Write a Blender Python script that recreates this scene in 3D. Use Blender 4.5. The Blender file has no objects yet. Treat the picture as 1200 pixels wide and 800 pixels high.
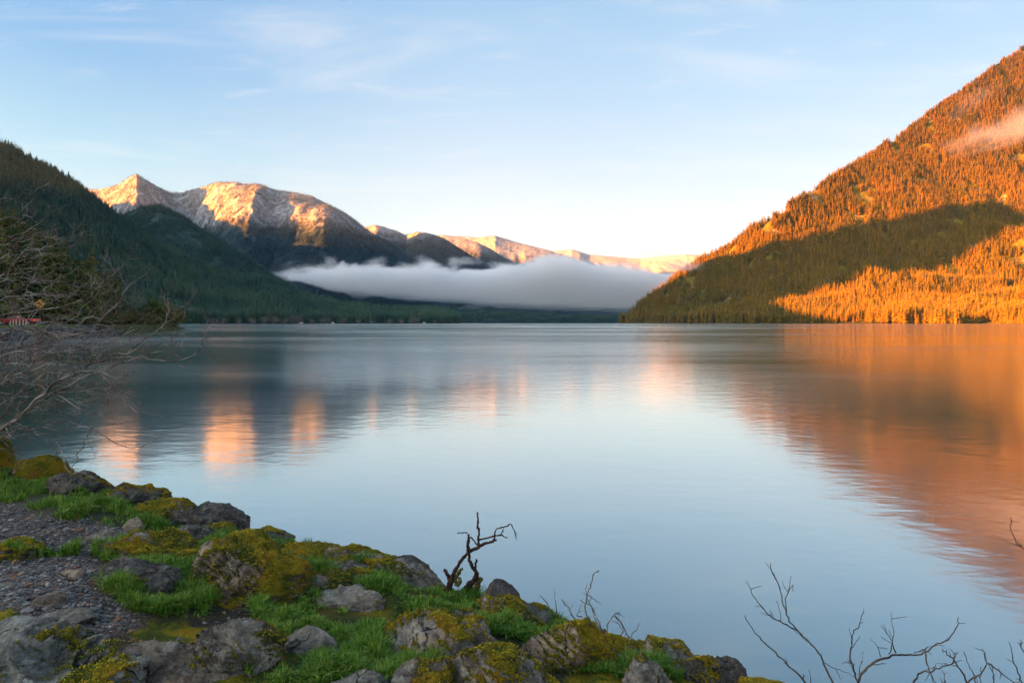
import bpy, math, random
import numpy as np
from mathutils import Vector, Matrix
S = bpy.context.scene
# ================================================================ camera, sky, sun, exposure
F_PX = 667.0                     # focal length in pixels of the 1200 px wide photograph
H = 2.6                          # camera height over the lake
HY = 378.0                       # picture row of the horizon
cam_d = bpy.data.cameras.new('camera'); cam = bpy.data.objects.new('camera', cam_d)
S.collection.objects.link(cam); S.camera = cam
cam.location = (0, 0, H); cam.rotation_euler = (math.pi/2, 0, 0)
cam_d.sensor_width = 36; cam_d.lens = 36*F_PX/1200
cam_d.shift_y = -(400-HY)/1200
cam_d.clip_start = .05; cam_d.clip_end = 120000

SUN_AZ, SUN_EL = math.radians(18), math.radians(7)
EXPO = 3.95
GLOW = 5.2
sun_dir = Vector((math.cos(SUN_AZ)*math.cos(SUN_EL), math.sin(SUN_AZ)*math.cos(SUN_EL), -math.sin(SUN_EL)))
sd = bpy.data.lights.new('sun', 'SUN'); sd.energy = 5.0; sd.angle = math.radians(.5); sd.color = (1, .285, .020)
so = bpy.data.objects.new('sun', sd); S.collection.objects.link(so)
so.rotation_euler = sun_dir.to_track_quat('-Z', 'Y').to_euler()
so.location = (-300, -100, 400)

S.view_settings.view_transform = 'Standard'; S.view_settings.look = 'None'
S.view_settings.exposure = EXPO; S.view_settings.gamma = 1; S.view_settings.use_curve_mapping = False
S.render.engine = 'CYCLES'
S.cycles.use_denoising = True
S.cycles.max_bounces = 8; S.cycles.diffuse_bounces = 2; S.cycles.glossy_bounces = 3
S.cycles.transparent_max_bounces = 8; S.cycles.volume_bounces = 4
S.cycles.sample_clamp_indirect = 4

class NT:
    """small helper for writing node trees"""
    def __init__(s, tree): s.t = tree; s.n = tree.nodes; s.l = tree.links
    def node(s, typ, ins=None, **kw):
        n = s.n.new(typ)
        for k, v in kw.items(): setattr(n, k, v)
        for k, v in (ins or {}).items(): s.put(n.inputs[k], v)
        return n
    def put(s, sock, v):
        if isinstance(v, bpy.types.NodeSocket): s.l.new(v, sock)
        elif isinstance(v, bpy.types.Node): s.l.new(v.outputs[0], sock)
        else:
            if sock.type == 'RGBA' and not isinstance(v, (int, float)) and len(v) == 3: v = (*v, 1)
            sock.default_value = v
    def math(s, op, a, b=None, c=None, clamp=False):
        n = s.n.new('ShaderNodeMath'); n.operation = op; n.use_clamp = clamp
        for i, v in enumerate((a, b, c)):
            if v is not None: s.put(n.inputs[i], v)
        return n.outputs[0]
    def vmath(s, op, a, b=None):
        n = s.n.new('ShaderNodeVectorMath'); n.operation = op
        s.put(n.inputs[0], a)
        if b is not None: s.put(n.inputs[1], b)
        return n.outputs[0]
    def mix(s, f, a, b, blend='MIX'):
        n = s.n.new('ShaderNodeMix'); n.data_type = 'RGBA'; n.blend_type = blend; n.clamp_factor = True
        s.put(n.inputs[0], f); s.put(n.inputs[6], a); s.put(n.inputs[7], b); return n.outputs[2]
    def range(s, v, a, b, c=0., d=1., smooth=True):
        n = s.n.new('ShaderNodeMapRange'); n.interpolation_type = 'SMOOTHSTEP' if smooth else 'LINEAR'
        s.put(n.inputs[0], v)
        for i, x in enumerate((a, b, c, d)): s.put(n.inputs[1+i], x)
        return n.outputs[0]
    def noise(s, vec, scale, detail=4., rough=.55, dist=0.):
        n = s.n.new('ShaderNodeTexNoise'); s.put(n.inputs['Vector'], vec)
        n.inputs['Scale'].default_value = scale; n.inputs['Detail'].default_value = detail
        n.inputs['Roughness'].default_value = rough; n.inputs['Distortion'].default_value = dist
        return n.outputs[0]
    def ramp(s, v, stops, interp='LINEAR'):
        n = s.n.new('ShaderNodeValToRGB'); n.color_ramp.interpolation = interp
        e = n.color_ramp.elements
        while len(e) < len(stops): e.new(.5)
        for k, (p, c) in enumerate(stops):
            e[k].position = p; e[k].color = (*c, 1) if not isinstance(c, (int, float)) else (c, c, c, 1)
        s.put(n.inputs[0], v); return n.outputs[0]
    def sep(s, v):
        n = s.n.new('ShaderNodeSeparateXYZ'); s.put(n.inputs[0], v); return n.outputs

def srgb(r, g, b):
    f = lambda c: (c/255/12.92 if c/255 <= .04045 else ((c/255+.055)/1.055)**2.4)
    return (f(r), f(g), f(b))

W = bpy.data.worlds.new('World'); S.world = W; W.use_nodes = True
def build_world():
    t = NT(W.node_tree); t.n.clear()
    tc = t.node('ShaderNodeTexCoord').outputs['Generated']
    x, y, z = t.sep(tc)
    sky = t.node('ShaderNodeTexSky', sky_type='NISHITA', sun_disc=False, sun_elevation=SUN_EL,
                 sun_rotation=math.atan2(-math.cos(SUN_AZ), -math.sin(SUN_AZ)), altitude=200)
    G = lambda r, g, b: tuple(c*SKY_K for c in srgb(r, g, b))
    SKY_K = 10/2**EXPO
    # clear air: white near the horizon, blue above; the left of the view is the bluer side
    mid = t.ramp(z, [(0, G(255, 236, 216)), (.07, G(250, 240, 231)), (.16, G(238, 239, 240)), (.25, G(213, 226, 240)), (.36, G(180, 209, 236)), (.50, G(146, 191, 230)), (.7, G(125, 172, 215)), (1, G(108, 155, 202))])
    left = t.ramp(z, [(0, G(234, 236, 234)), (.08, G(218, 231, 234)), (.16, G(190, 218, 231)), (.25, G(138, 194, 225)), (.36, G(90, 164, 220)), (.50, G(82, 157, 218)), (.7, G(88, 150, 208)), (1, G(88, 142, 197))])
    az = t.node('ShaderNodeMath', {0: x, 1: y}, operation='ARCTAN2').outputs[0]
    col = t.mix(t.range(az, -.75, .02), left, mid)
    right_blue = t.math('MULTIPLY', t.range(az, .35, .85), t.range(z, .22, .45))
    col = t.mix(t.math('MULTIPLY', right_blue, .45), col, G(140, 186, 226))
    # thin high cloud
    zz = t.math('MAXIMUM', t.math('ADD', z, .06), .03)
    p = t.node('ShaderNodeCombineXYZ', {0: t.math('DIVIDE', x, zz), 1: t.math('DIVIDE', y, zz), 2: 0.}).outputs[0]
    mp = t.node('ShaderNodeMapping', {'Vector': p, 'Scale': (.9, 2.6, 1), 'Rotation': (0, 0, .35)}).outputs[0]
    c1 = t.range(t.noise(mp, .8, 7, .62, .8), .5, .78)
    c2 = t.range(t.noise(mp, 2.6, 8, .66, .9), .54, .74)
    veil = t.math('MULTIPLY', t.math('MAXIMUM', c1, t.math('MULTIPLY', c2, .7)), t.range(z, .02, .12))
    col = t.mix(t.math('MULTIPLY', veil, .48), col, G(250, 243, 238))
    mp2 = t.node('ShaderNodeMapping', {'Vector': p, 'Scale': (.5, 1.2, 1), 'Location': (3, 1, 0), 'Rotation': (0, 0, -.5)}).outputs[0]
    dusk = t.math('MULTIPLY', t.range(t.noise(mp2, .9, 5, .55, .6), .52, .75), t.range(z, .05, .2))
    col = t.mix(t.math('MULTIPLY', dusk, .22), col, G(176, 190, 210))
    # the dawn glow round the sun, behind the camera
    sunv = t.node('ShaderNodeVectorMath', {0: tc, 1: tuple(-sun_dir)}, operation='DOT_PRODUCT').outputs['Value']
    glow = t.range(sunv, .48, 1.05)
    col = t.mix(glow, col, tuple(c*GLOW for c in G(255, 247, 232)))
    col = t.mix(.06, col, sky.outputs[0])
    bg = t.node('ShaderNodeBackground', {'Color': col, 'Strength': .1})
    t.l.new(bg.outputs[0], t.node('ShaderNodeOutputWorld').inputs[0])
build_world()
# ================================================================ noise and mesh helpers
def _hash(ix, iy, iz, seed):
    h = (ix.astype(np.int64)*374761393+iy.astype(np.int64)*668265263+iz.astype(np.int64)*2147483647+seed*974711) & 0xffffffff
    h = ((h ^ (h >> 13))*1274126177) & 0xffffffff
    h = ((h ^ (h >> 16))*2246822519) & 0xffffffff
    return ((h ^ (h >> 15)) & 0xffffff)/float(0xffffff)
def vnoise(p, seed=0):
    p = np.asarray(p, float); i = np.floor(p).astype(np.int64); f = p-i; u = f*f*f*(f*(f*6-15)+10)
    r = 0
    for a in (0, 1):
        for b in (0, 1):
            for c in (0, 1):
                w = (u[:, 0] if a else 1-u[:, 0])*(u[:, 1] if b else 1-u[:, 1])*(u[:, 2] if c else 1-u[:, 2])
                r = r+w*_hash(i[:, 0]+a, i[:, 1]+b, i[:, 2]+c, seed)
    return r*2-1
def fbm(p, octs=5, seed=0, gain=.5, ridged=False):
    p = np.asarray(p, float); s = 0; a = 1; t = 0
    for k in range(octs):
        n = vnoise(p*(2.03**k)+k*17.3, seed+k)
        if ridged: n = 1-2*np.abs(n)
        s = s+a*n; t += a; a *= gain
    return s/t
def P3(x, y, z=0):
    x = np.asarray(x, float); return np.stack([x, np.asarray(y, float)+0*x, z+0*x], -1)
def sstep(a, b, x):
    t = np.clip((x-a)/(b-a), 0, 1); return t*t*(3-2*t)

def mesh_np(name, V, polys, smooth=True, mats=(), attrs=None):
    """polys: list of integer arrays (n, k); every array holds faces of k corners"""
    me = bpy.data.meshes.new(name); V = np.ascontiguousarray(V, dtype=np.float32)
    me.vertices.add(len(V)); me.vertices.foreach_set('co', V.ravel())
    polys = [np.asarray(q, dtype=np.int32) for q in polys if len(q)]
    loops = np.concatenate([q.ravel() for q in polys]); tot = np.concatenate([np.full(len(q), q.shape[1], np.int32) for q in polys])
    start = np.concatenate([[0], np.cumsum(tot)[:-1]]).astype(np.int32)
    me.loops.add(len(loops)); me.loops.foreach_set('vertex_index', loops)
    me.polygons.add(len(tot)); me.polygons.foreach_set('loop_start', start); me.polygons.foreach_set('loop_total', tot)
    me.polygons.foreach_set('use_smooth', np.full(len(tot), smooth))
    me.update(calc_edges=True)
    for k, v in (attrs or {}).items():
        at = me.attributes.new(k, 'FLOAT', 'POINT'); at.data.foreach_set('value', np.asarray(v, np.float32))
    for m in mats: me.materials.append(m)
    return me
def link(name, me, parent=None, loc=None, rotz=0.):
    o = bpy.data.objects.new(name, me); S.collection.objects.link(o)
    if parent is not None: o.parent = parent
    if loc is not None: o.location = loc
    if rotz: o.rotation_euler = (0, 0, rotz)
    return o
def tag(o, label=None, cat=None, group=None, kind=None):
    if label: o['label'] = label
    if cat: o['category'] = cat
    if group: o['group'] = group
    if kind: o['kind'] = kind
    return o
def thing(name, label, cat, loc=(0, 0, 0), rotz=0., group=None):
    return tag(link(name, None, None, loc, rotz), label, cat, group)
def grid_polys(n, m):
    i = np.arange(n-1)[:, None]*m+np.arange(m-1)[None, :]
    return np.stack([i, i+1, i+m+1, i+m], -1).reshape(-1, 4)
def ray(px, py, Y):
    """world point at depth Y that the photograph shows at pixel (px, py)"""
    return np.array([(px-600)/F_PX*Y, Y, H+(HY-py)/F_PX*Y])

class Geo:
    """collects boxes, tubes, discs and loose faces into one mesh"""
    def __init__(s): s.v = []; s.f = []; s.n = 0
    def add(s, V, faces):
        V = np.asarray(V, float).reshape(-1, 3); s.v.append(V)
        for f in faces: s.f.append(tuple(int(i)+s.n for i in f))
        s.n += len(V)
    def box(s, c, d, R=None):
        x, y, z = np.array(d)/2
        V = np.array([[a*x, b*y, e*z] for e in (-1, 1) for a, b in ((-1, -1), (1, -1), (1, 1), (-1, 1))])
        if R is not None: V = V@np.array(R).T
        s.add(V+np.array(c), [(3, 2, 1, 0), (4, 5, 6, 7), (0, 1, 5, 4), (1, 2, 6, 5), (2, 3, 7, 6), (3, 0, 4, 7)])
    def tube(s, P, r, k=6, cap=True):
        P = np.asarray(P, float); r = np.broadcast_to(np.asarray(r, float), (len(P),))
        T = np.gradient(P, axis=0); T /= np.linalg.norm(T, axis=1)[:, None]+1e-9
        ref = np.array([.31, .17, .93]); A = np.cross(T, ref); A /= np.linalg.norm(A, axis=1)[:, None]+1e-9
        B = np.cross(T, A); th = np.linspace(0, 2*np.pi, k, endpoint=False)
        V = P[:, None]+r[:, None, None]*(np.cos(th)[None, :, None]*A[:, None]+np.sin(th)[None, :, None]*B[:, None])
        n = len(P); fs = []
        for i in range(n-1):
            for j in range(k): fs.append((i*k+j, i*k+(j+1) % k, (i+1)*k+(j+1) % k, (i+1)*k+j))
        if cap: fs.append(tuple(range(k-1, -1, -1))); fs.append(tuple((n-1)*k+j for j in range(k)))
        s.add(V, fs)
    def prism(s, poly, axis, a, b):
        """polygon of 2D points extruded along an axis from a to b"""
        poly = np.asarray(poly, float); n = len(poly); V = []
        for q in (a, b):
            for u, w in poly: V.append({'x': (q, u, w), 'y': (u, q, w), 'z': (u, w, q)}[axis])
        fs = [tuple(range(n-1, -1, -1)), tuple(range(n, 2*n))]+[(i, (i+1) % n, n+(i+1) % n, n+i) for i in range(n)]
        s.add(V, fs)
    def mesh(s, name, mat, smooth=False):
        me = bpy.data.meshes.new(name); me.from_pydata(np.concatenate(s.v).tolist(), [], s.f)
        me.polygons.foreach_set('use_smooth', np.full(len(me.polygons), smooth)); me.materials.append(mat); me.update(); return me
    def obj(s, name, mat, parent=None, smooth=False, loc=None): return link(name, s.mesh(name, mat, smooth), parent, loc)

# ================================================================ materials
def mat(name):
    m = bpy.data.materials.new(name); m.use_nodes = True; t = NT(m.node_tree); t.n.clear()
    out = t.node('ShaderNodeOutputMaterial'); return m, t, out
def bsdf(t, out, color, rough=.8, bump=None, dist=.02, strength=1., spec=.3, **kw):
    b = t.node('ShaderNodeBsdfPrincipled', {'Base Color': color, 'Roughness': rough, 'Specular IOR Level': spec})
    for k, v in kw.items(): t.put(b.inputs[k.replace('_', ' ')], v)
    if bump is not None:
        t.put(b.inputs['Normal'], t.node('ShaderNodeBump', {'Height': bump, 'Distance': dist, 'Strength': strength}).outputs[0])
    t.l.new(b.outputs[0], out.inputs[0]); return b
def simple(name, color, rough=.6, spec=.3, **kw):
    m, t, out = mat(name)
    co = t.node('ShaderNodeTexCoord').outputs['Object']
    n = t.noise(co, 9., 4)
    c = t.mix(t.math('MULTIPLY', n, .5), color, tuple(c*.6 for c in color))
    bsdf(t, out, c, rough, spec=spec, **kw); return m

def foliage(name, a, b, c, snow=None, dead=.0, var=.5):
    """needles: three greens chosen per tree; snow = (line, width) dusts the trees above that height"""
    m, t, out = mat(name)
    info = t.node('ShaderNodeObjectInfo').outputs['Random']
    g = t.node('ShaderNodeNewGeometry'); pos = g.outputs['Position']
    stand = t.math('ADD', t.math('MULTIPLY', t.noise(pos, 1/220., 3), .65), t.math('MULTIPLY', t.noise(pos, 1/45., 2), .35))
    k = t.math('ADD', t.math('MULTIPLY', info, var), t.math('MULTIPLY', t.math('SUBTRACT', stand, .36), 2.0))
    col = t.ramp(k, [(0, a), (.45, b), (.85, c), (1, c)])
    isl = g.outputs['Random Per Island']
    col = t.mix(t.math('MULTIPLY', isl, .45), col, t.mix(1., col, (.45, .45, .5), 'MULTIPLY'))
    if dead:
        w = t.node('ShaderNodeTexWhiteNoise', {'W': t.math('MULTIPLY', info, 91.7)}, noise_dimensions='1D').outputs[0]
        col = t.mix(t.math('MULTIPLY', t.math('LESS_THAN', w, dead), .8), col, (.16, .13, .09))
    if snow:
        zz = t.sep(pos)[2]
        h = t.math('ADD', zz, t.math('MULTIPLY', t.math('SUBTRACT', t.noise(pos, 1/220., 5, .6), .5), snow[1]*1.6))
        f = t.range(h, snow[0]-snow[1], snow[0]+snow[1])
        patch = t.range(t.math('ADD', t.noise(pos, 1/40., 3), t.math('MULTIPLY', info, .25)), .38, .62, .35, 1.)
        col = t.mix(t.math('MULTIPLY', f, patch), col, (.31, .315, .345))
    bsdf(t, out, col, .75, spec=.15); return m
def slope(name, a, b, rock=None, snow=None):
    m, t, out = mat(name)
    g = t.node('ShaderNodeNewGeometry'); pos = g.outputs['Position']
    n = t.noise(pos, 1/35., 6, .65); n2 = t.noise(pos, 1/260., 4)
    col = t.mix(t.range(t.math('ADD', t.math('MULTIPLY', n, .6), t.math('MULTIPLY', n2, .4)), .3, .7), a, b)
    if rock:
        r = t.range(t.math('ADD', t.noise(pos, 1/90., 5, .6), t.math('MULTIPLY', t.noise(pos, 1/18., 3), .3)), .72, .8)
        col = t.mix(r, col, rock)
    if snow:
        zz = t.sep(pos)[2]
        h = t.math('ADD', zz, t.math('MULTIPLY', t.math('SUBTRACT', t.noise(pos, 1/220., 5, .6), .5), snow[1]*1.6))
        f = t.range(h, snow[0]-snow[1], snow[0]+snow[1])
        col = t.mix(t.math('MULTIPLY', f, t.range(n, .30, .62, .45, 1.)), col, (.35, .355, .385))
    bsdf(t, out, col, .9, bump=n, dist=14., strength=.8, spec=.1); return m
# ================================================================ water
def build_water():
    m, t, out = mat('lake_water')
    g = t.node('ShaderNodeNewGeometry'); pos = g.outputs['Position']
    mp = t.node('ShaderNodeMapping', {'Vector': pos, 'Scale': (.55, 1., 1.)}).outputs[0]
    # breeze patches: parts of the lake are ruffled and the rest is nearly still
    patch = t.range(t.noise(t.node('ShaderNodeMapping', {'Vector': pos, 'Scale': (.006, .022, 1.)}).outputs[0], 1., 4, .6, .6), .42, .66)
    near = t.range(t.noise(t.node('ShaderNodeMapping', {'Vector': pos, 'Scale': (.05, .09, 1.), 'Rotation': (0, 0, .4)}).outputs[0], 1., 3, .5, .4), .35, .7)
    w = t.math('ADD', t.noise(mp, 4., 3, .5, .3), t.math('MULTIPLY', t.noise(mp, 1.1, 3, .5, .5), 1.7))
    amp = t.math('ADD', .25, t.math('ADD', t.math('MULTIPLY', patch, .5), t.math('MULTIPLY', near, .5)))
    nrm = t.node('ShaderNodeBump', {'Height': w, 'Distance': .022, 'Strength': t.math('MULTIPLY', amp, .34)}).outputs[0]
    rough = t.math('ADD', .10, t.math('MULTIPLY', patch, .07))
    gl = t.node('ShaderNodeBsdfGlossy', {'Color': (.91, .985, .98), 'Roughness': rough, 'Normal': nrm})
    deep = t.node('ShaderNodeBsdfDiffuse', {'Color': (.018, .066, .088)})
    face = t.node('ShaderNodeLayerWeight', {'Blend': .5}).outputs['Facing']
    fac = t.range(face, .30, .97, .07, .97, smooth=False)
    mx = t.node('ShaderNodeMixShader', {0: fac, 1: deep.outputs[0], 2: gl.outputs[0]})
    t.l.new(mx.outputs[0], out.inputs[0])
    R = [.5, 4, 12, 40, 150, 600, 2500, 9000, 30000, 60000]; k = 96
    V = [(0, 0, 0)]+[(r*math.cos(2*math.pi*j/k), r*math.sin(2*math.pi*j/k), 0) for r in R for j in range(k)]
    tri = [(0, 1+j, 1+(j+1) % k) for j in range(k)]
    q = [(1+i*k+j, 1+(i+1)*k+j, 1+(i+1)*k+(j+1) % k, 1+i*k+(j+1) % k) for i in range(len(R)-1) for j in range(k)]
    o = link('lake_water', mesh_np('lake_water', V, [tri, q], mats=[m])); tag(o, kind='structure'); return o
build_water()

# ================================================================ mountains
# a mountain is lofted from stations: (bearing as photo column, photo row of its crest, depth of its foot, depth of its crest)
def mountain(st, nu, nv, p=1., amp=.05, fs=1/500., seed=0, back=.6, zb=-3, tree=0, nb=8, fine=.35, spurs=()):
    st = np.array(st, float); u = np.linspace(st[0, 0], st[-1, 0], nu)
    py, yb, yr = [np.interp(u, st[:, 0], st[:, k]) for k in (1, 2, 3)]
    t = np.concatenate([np.linspace(0, 1, nv), 1+np.linspace(0, 1, nb+1)[1:]*back])
    U, T = np.meshgrid(u, t); Y = yb+(yr-yb)*T; X = (U-600)/F_PX*Y
    ZR = np.broadcast_to(H+(HY-py)/F_PX*yr-tree, U.shape); fr = np.clip(T, 0, 1)
    Z = zb+(ZR-zb)*fr**p; span = ZR-zb; env = np.sin(np.pi*fr)**.8
    n = fbm(P3(X.ravel()*fs, Y.ravel()*fs*.55), 6, seed, ridged=True).reshape(U.shape)
    n2 = fbm(P3(X.ravel()*fs, Y.ravel()*fs*.55)*2.7, 5, seed+50).reshape(U.shape)
    Z = Z+span*amp*(n+.5*n2)*(env+fine*.12*(T > .9)*(T <= 1))
    for c, wl, wr, a in spurs:          # ribs that stand out from the face: (bearing, width on its left, on its right, height)
        q = U+34*n2+16*n+40*(1-fr)
        Z = Z+span*a*np.maximum(0, np.where(q < c, 1+(q-c)/wl, 1-(q-c)/wr))*env
    bk = np.clip((T-1)/back, 0, 1)
    Z = np.where(T > 1, ZR-(ZR-zb)*1.05*bk**1.2+span*amp*.5*n*np.sin(np.pi*bk), Z)
    return X, Y, Z, u, t
def land(name, grid, m):
    X, Y, Z, u, t = grid
    V = np.stack([X, Y, Z], -1).reshape(-1, 3)
    return tag(link(name, mesh_np(name, V, [grid_polys(len(t), len(u))], mats=[m])), kind='structure')

# ---- conifers: whorls of drooping sprays round a trunk, 1 m tall
def conifer_mesh(name, m, whorls, per, sub, width=.17, seed=0, base=.1, ragged=.35, trunk=None, lean=0.):
    R = random.Random(seed); V = []; Q = []; Tr = []
    for i in range(whorls):
        f = (i+R.uniform(-.4, .4))/whorls; f = min(max(f, 0), .985); z = base+(1-base)*f
        rad = width*(1-f)**.85*(.55+.45*min(1, f*5+.35))+.012
        for j in range(per if f < .85 else max(3, per//2)):
            a = 2*math.pi*(j+R.random()*.9)/per+i*1.7; r = rad*(1+R.uniform(-ragged, ragged*.8))
            if R.random() < .06: continue
            d = np.array([math.cos(a), math.sin(a), 0]); s = np.array([-d[1], d[0], 0]); up = np.array([0, 0, 1.])
            droop = R.uniform(.25, .6)*(1-f*.7); w = r*R.uniform(.34, .5)
            o = up*z
            if sub == 0:
                k = len(V); V += [o+up*.03, o+d*r*.6+s*w-up*droop*r*.5, o+d*r-up*droop*r, o+d*r*.6-s*w-up*droop*r*.5]; Q.append((k, k+1, k+2, k+3))
            else:
                for q in range(sub):
                    g0 = .12+.88*q/sub; g1 = .12+.88*(q+1.25)/sub; ww = w*(1-.55*q/sub)*R.uniform(.6, 1.2)
                    yaw = R.uniform(-.5, .5); ss = s*math.cos(yaw)+up*math.sin(yaw)
                    off = s*R.uniform(-.25, .25)*w
                    dz0 = -droop*r*g0**1.4; dz1 = -droop*r*g1**1.4-R.uniform(.0, .10)*r
                    k = len(V); V += [o+d*r*g0+up*(dz0+.012)+off, o+d*r*(g0*.4+g1*.6)+ss*ww+up*(dz0*.5+dz1*.5-.02)+off, o+d*r*g1+up*dz1+off, o+d*r*(g0*.4+g1*.6)-ss*ww+up*(dz0*.5+dz1*.5-.02)+off]
                    Q.append((k, k+1, k+2, k+3))
    if trunk:
        k0 = len(V); n = 5
        for j in range(n): a = 2*math.pi*j/n; V.append(np.array([trunk*math.cos(a), trunk*math.sin(a), -.03]))
        V.append(np.array([0, 0, .93])); Tr = [(k0+j, k0+(j+1) % n, k0+n) for j in range(n)]
    V = np.array(V); V[:, 0] += lean*V[:, 2]**2
    return mesh_np(name, V, [Q, Tr], smooth=False, mats=[m])

def scatter(name, pts, scl, protos, seed=0, kind='stuff', wide=(.8, 1.25)):
    """one object: a forest too dense to count; points carry the trees through geometry nodes"""
    rng = np.random.default_rng(seed); n = len(pts)
    me = bpy.data.meshes.new(name); me.vertices.add(n); me.vertices.foreach_set('co', np.asarray(pts, np.float32).ravel())
    ws = scl*rng.uniform(wide[0], wide[1], n)
    for k, typ, v in (('sc', 'FLOAT_VECTOR', np.stack([ws, ws, scl], -1)), ('rt', 'FLOAT_VECTOR', np.stack([rng.normal(0, .03, n), rng.normal(0, .03, n), rng.uniform(0, 6.28, n)], -1))):
        me.attributes.new(k, typ, 'POINT').data.foreach_set('vector', v.astype(np.float32).ravel())
    me.attributes.new('ix', 'INT', 'POINT').data.foreach_set('value', rng.integers(0, len(protos), n).astype(np.int32))
    o = link(name, me); tag(o, kind=kind)
    coll = bpy.data.collections.new(name+'_kinds')
    for k, pm in enumerate(protos): coll.objects.link(bpy.data.objects.new('kind_%02d' % k, pm))
    ng = bpy.data.node_groups.new(name, 'GeometryNodeTree')
    ng.interface.new_socket('Geometry', in_out='INPUT', socket_type='NodeSocketGeometry'); ng.interface.new_socket('Geometry', in_out='OUTPUT', socket_type='NodeSocketGeometry')
    N = ng.nodes; L = ng.links
    gi = N.new('NodeGroupInput'); go = N.new('NodeGroupOutput')
    ci = N.new('GeometryNodeCollectionInfo'); ci.inputs[0].default_value = coll; ci.inputs[1].default_value = True; ci.inputs[2].default_value = True
    ip = N.new('GeometryNodeInstanceOnPoints'); ip.inputs['Pick Instance'].default_value = True
    def at(nm, typ):
        a = N.new('GeometryNodeInputNamedAttribute'); a.data_type = typ; a.inputs[0].default_value = nm; return a.outputs[0]
    L.new(gi.outputs[0], ip.inputs['Points']); L.new(ci.outputs[0], ip.inputs['Instance'])
    L.new(at('ix', 'INT'), ip.inputs['Instance Index']); L.new(at('sc', 'FLOAT_VECTOR'), ip.inputs['Scale'])
    e2r = N.new('FunctionNodeEulerToRotation'); L.new(at('rt', 'FLOAT_VECTOR'), e2r.inputs[0]); L.new(e2r.outputs[0], ip.inputs['Rotation'])
    L.new(ip.outputs[0], go.inputs[0])
    md = o.modifiers.new('trees', 'NODES'); md.node_group = ng
    return o
def sow(grid, n, seed, hmin, hmax, px=(-30, 1230), keep=None, tmax=1.04, near=0.):
    """n random spots on a mountain's seen side, spread evenly over its area; returns points and tree heights"""
    rng = np.random.default_rng(seed); X, Y, Z, u, t = grid
    V = np.stack([X, Y, Z], -1); e1 = V[1:, :-1]-V[:-1, :-1]; e2 = V[:-1, 1:]-V[:-1, :-1]
    A = np.linalg.norm(np.cross(e1, e2), axis=-1)
    cu = (u[:-1] > px[0]) & (u[:-1] < px[1]); ct = t[:-1] < tmax
    A = A*cu[None, :]*ct[:, None]
    if near: A = A/np.maximum(Y[:-1, :-1], 1)**near
    c = np.cumsum(A.ravel()); k = np.searchsorted(c, rng.random(n)*c[-1]); k = np.minimum(k, A.size-1)
    i, j = np.unravel_index(k, A.shape); a, b = rng.random(n)[:, None], rng.random(n)[:, None]
    P = V[i, j]*(1-a)*(1-b)+V[i+1, j]*a*(1-b)+V[i, j+1]*(1-a)*b+V[i+1, j+1]*a*b
    h = (hmin+(hmax-hmin)*rng.random(n)**1.4)*(1+.45*fbm(P*[1/120., 1/120., 0], 3, seed+5))
    thin = fbm(P*[1/70., 1/70., 0], 3, seed+9)
    ok = (P[:, 2] > .5) & (thin > -.42+.2*rng.random(n))
    if keep is not None: ok &= keep(P, rng)
    P[:, 2] -= .02*h
    return P[ok], h[ok]

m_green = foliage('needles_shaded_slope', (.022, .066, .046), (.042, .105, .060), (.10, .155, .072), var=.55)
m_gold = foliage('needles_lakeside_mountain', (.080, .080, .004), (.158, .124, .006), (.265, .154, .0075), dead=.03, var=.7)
m_far = foliage('needles_far_range', (.013, .030, .034), (.020, .042, .040), (.045, .06, .038), snow=(930, 140), var=.5)
m_ridge = foliage('needles_far_ridge', (.018, .030, .030), (.030, .042, .034), (.06, .062, .035), snow=(1180, 200), var=.5)
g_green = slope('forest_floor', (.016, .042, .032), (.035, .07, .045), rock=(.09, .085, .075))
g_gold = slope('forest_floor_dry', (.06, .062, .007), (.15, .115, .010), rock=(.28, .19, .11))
g_far = slope('mountain_rock', (.012, .026, .032), (.022, .040, .042), snow=(890, 140))
g_ridge = slope('ridge_rock', (.022, .030, .032), (.045, .05, .042), snow=(1120, 200))

MID = [conifer_mesh('conifer_mid_%d' % k, m_green, 13+k % 3, 6, 0, .15+.03*(k % 3), 40+k, .06+.05*(k % 2), trunk=.012, lean=.02*(k-2)) for k in range(5)]
def recolour(meshes, m, nm):
    r = []
    for x in meshes:
        y = x.copy(); y.name = nm; y.materials.clear(); y.materials.append(m); r.append(y)
    return r
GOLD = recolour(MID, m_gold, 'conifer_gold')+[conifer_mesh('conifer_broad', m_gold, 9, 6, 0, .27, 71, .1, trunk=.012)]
FAR = [conifer_mesh('conifer_far_%d' % k, m_far, 5, 5, 0, .22, 60+k, .05) for k in range(3)]
RIDGE = recolour(FAR, m_ridge, 'conifer_ridge')

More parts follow.
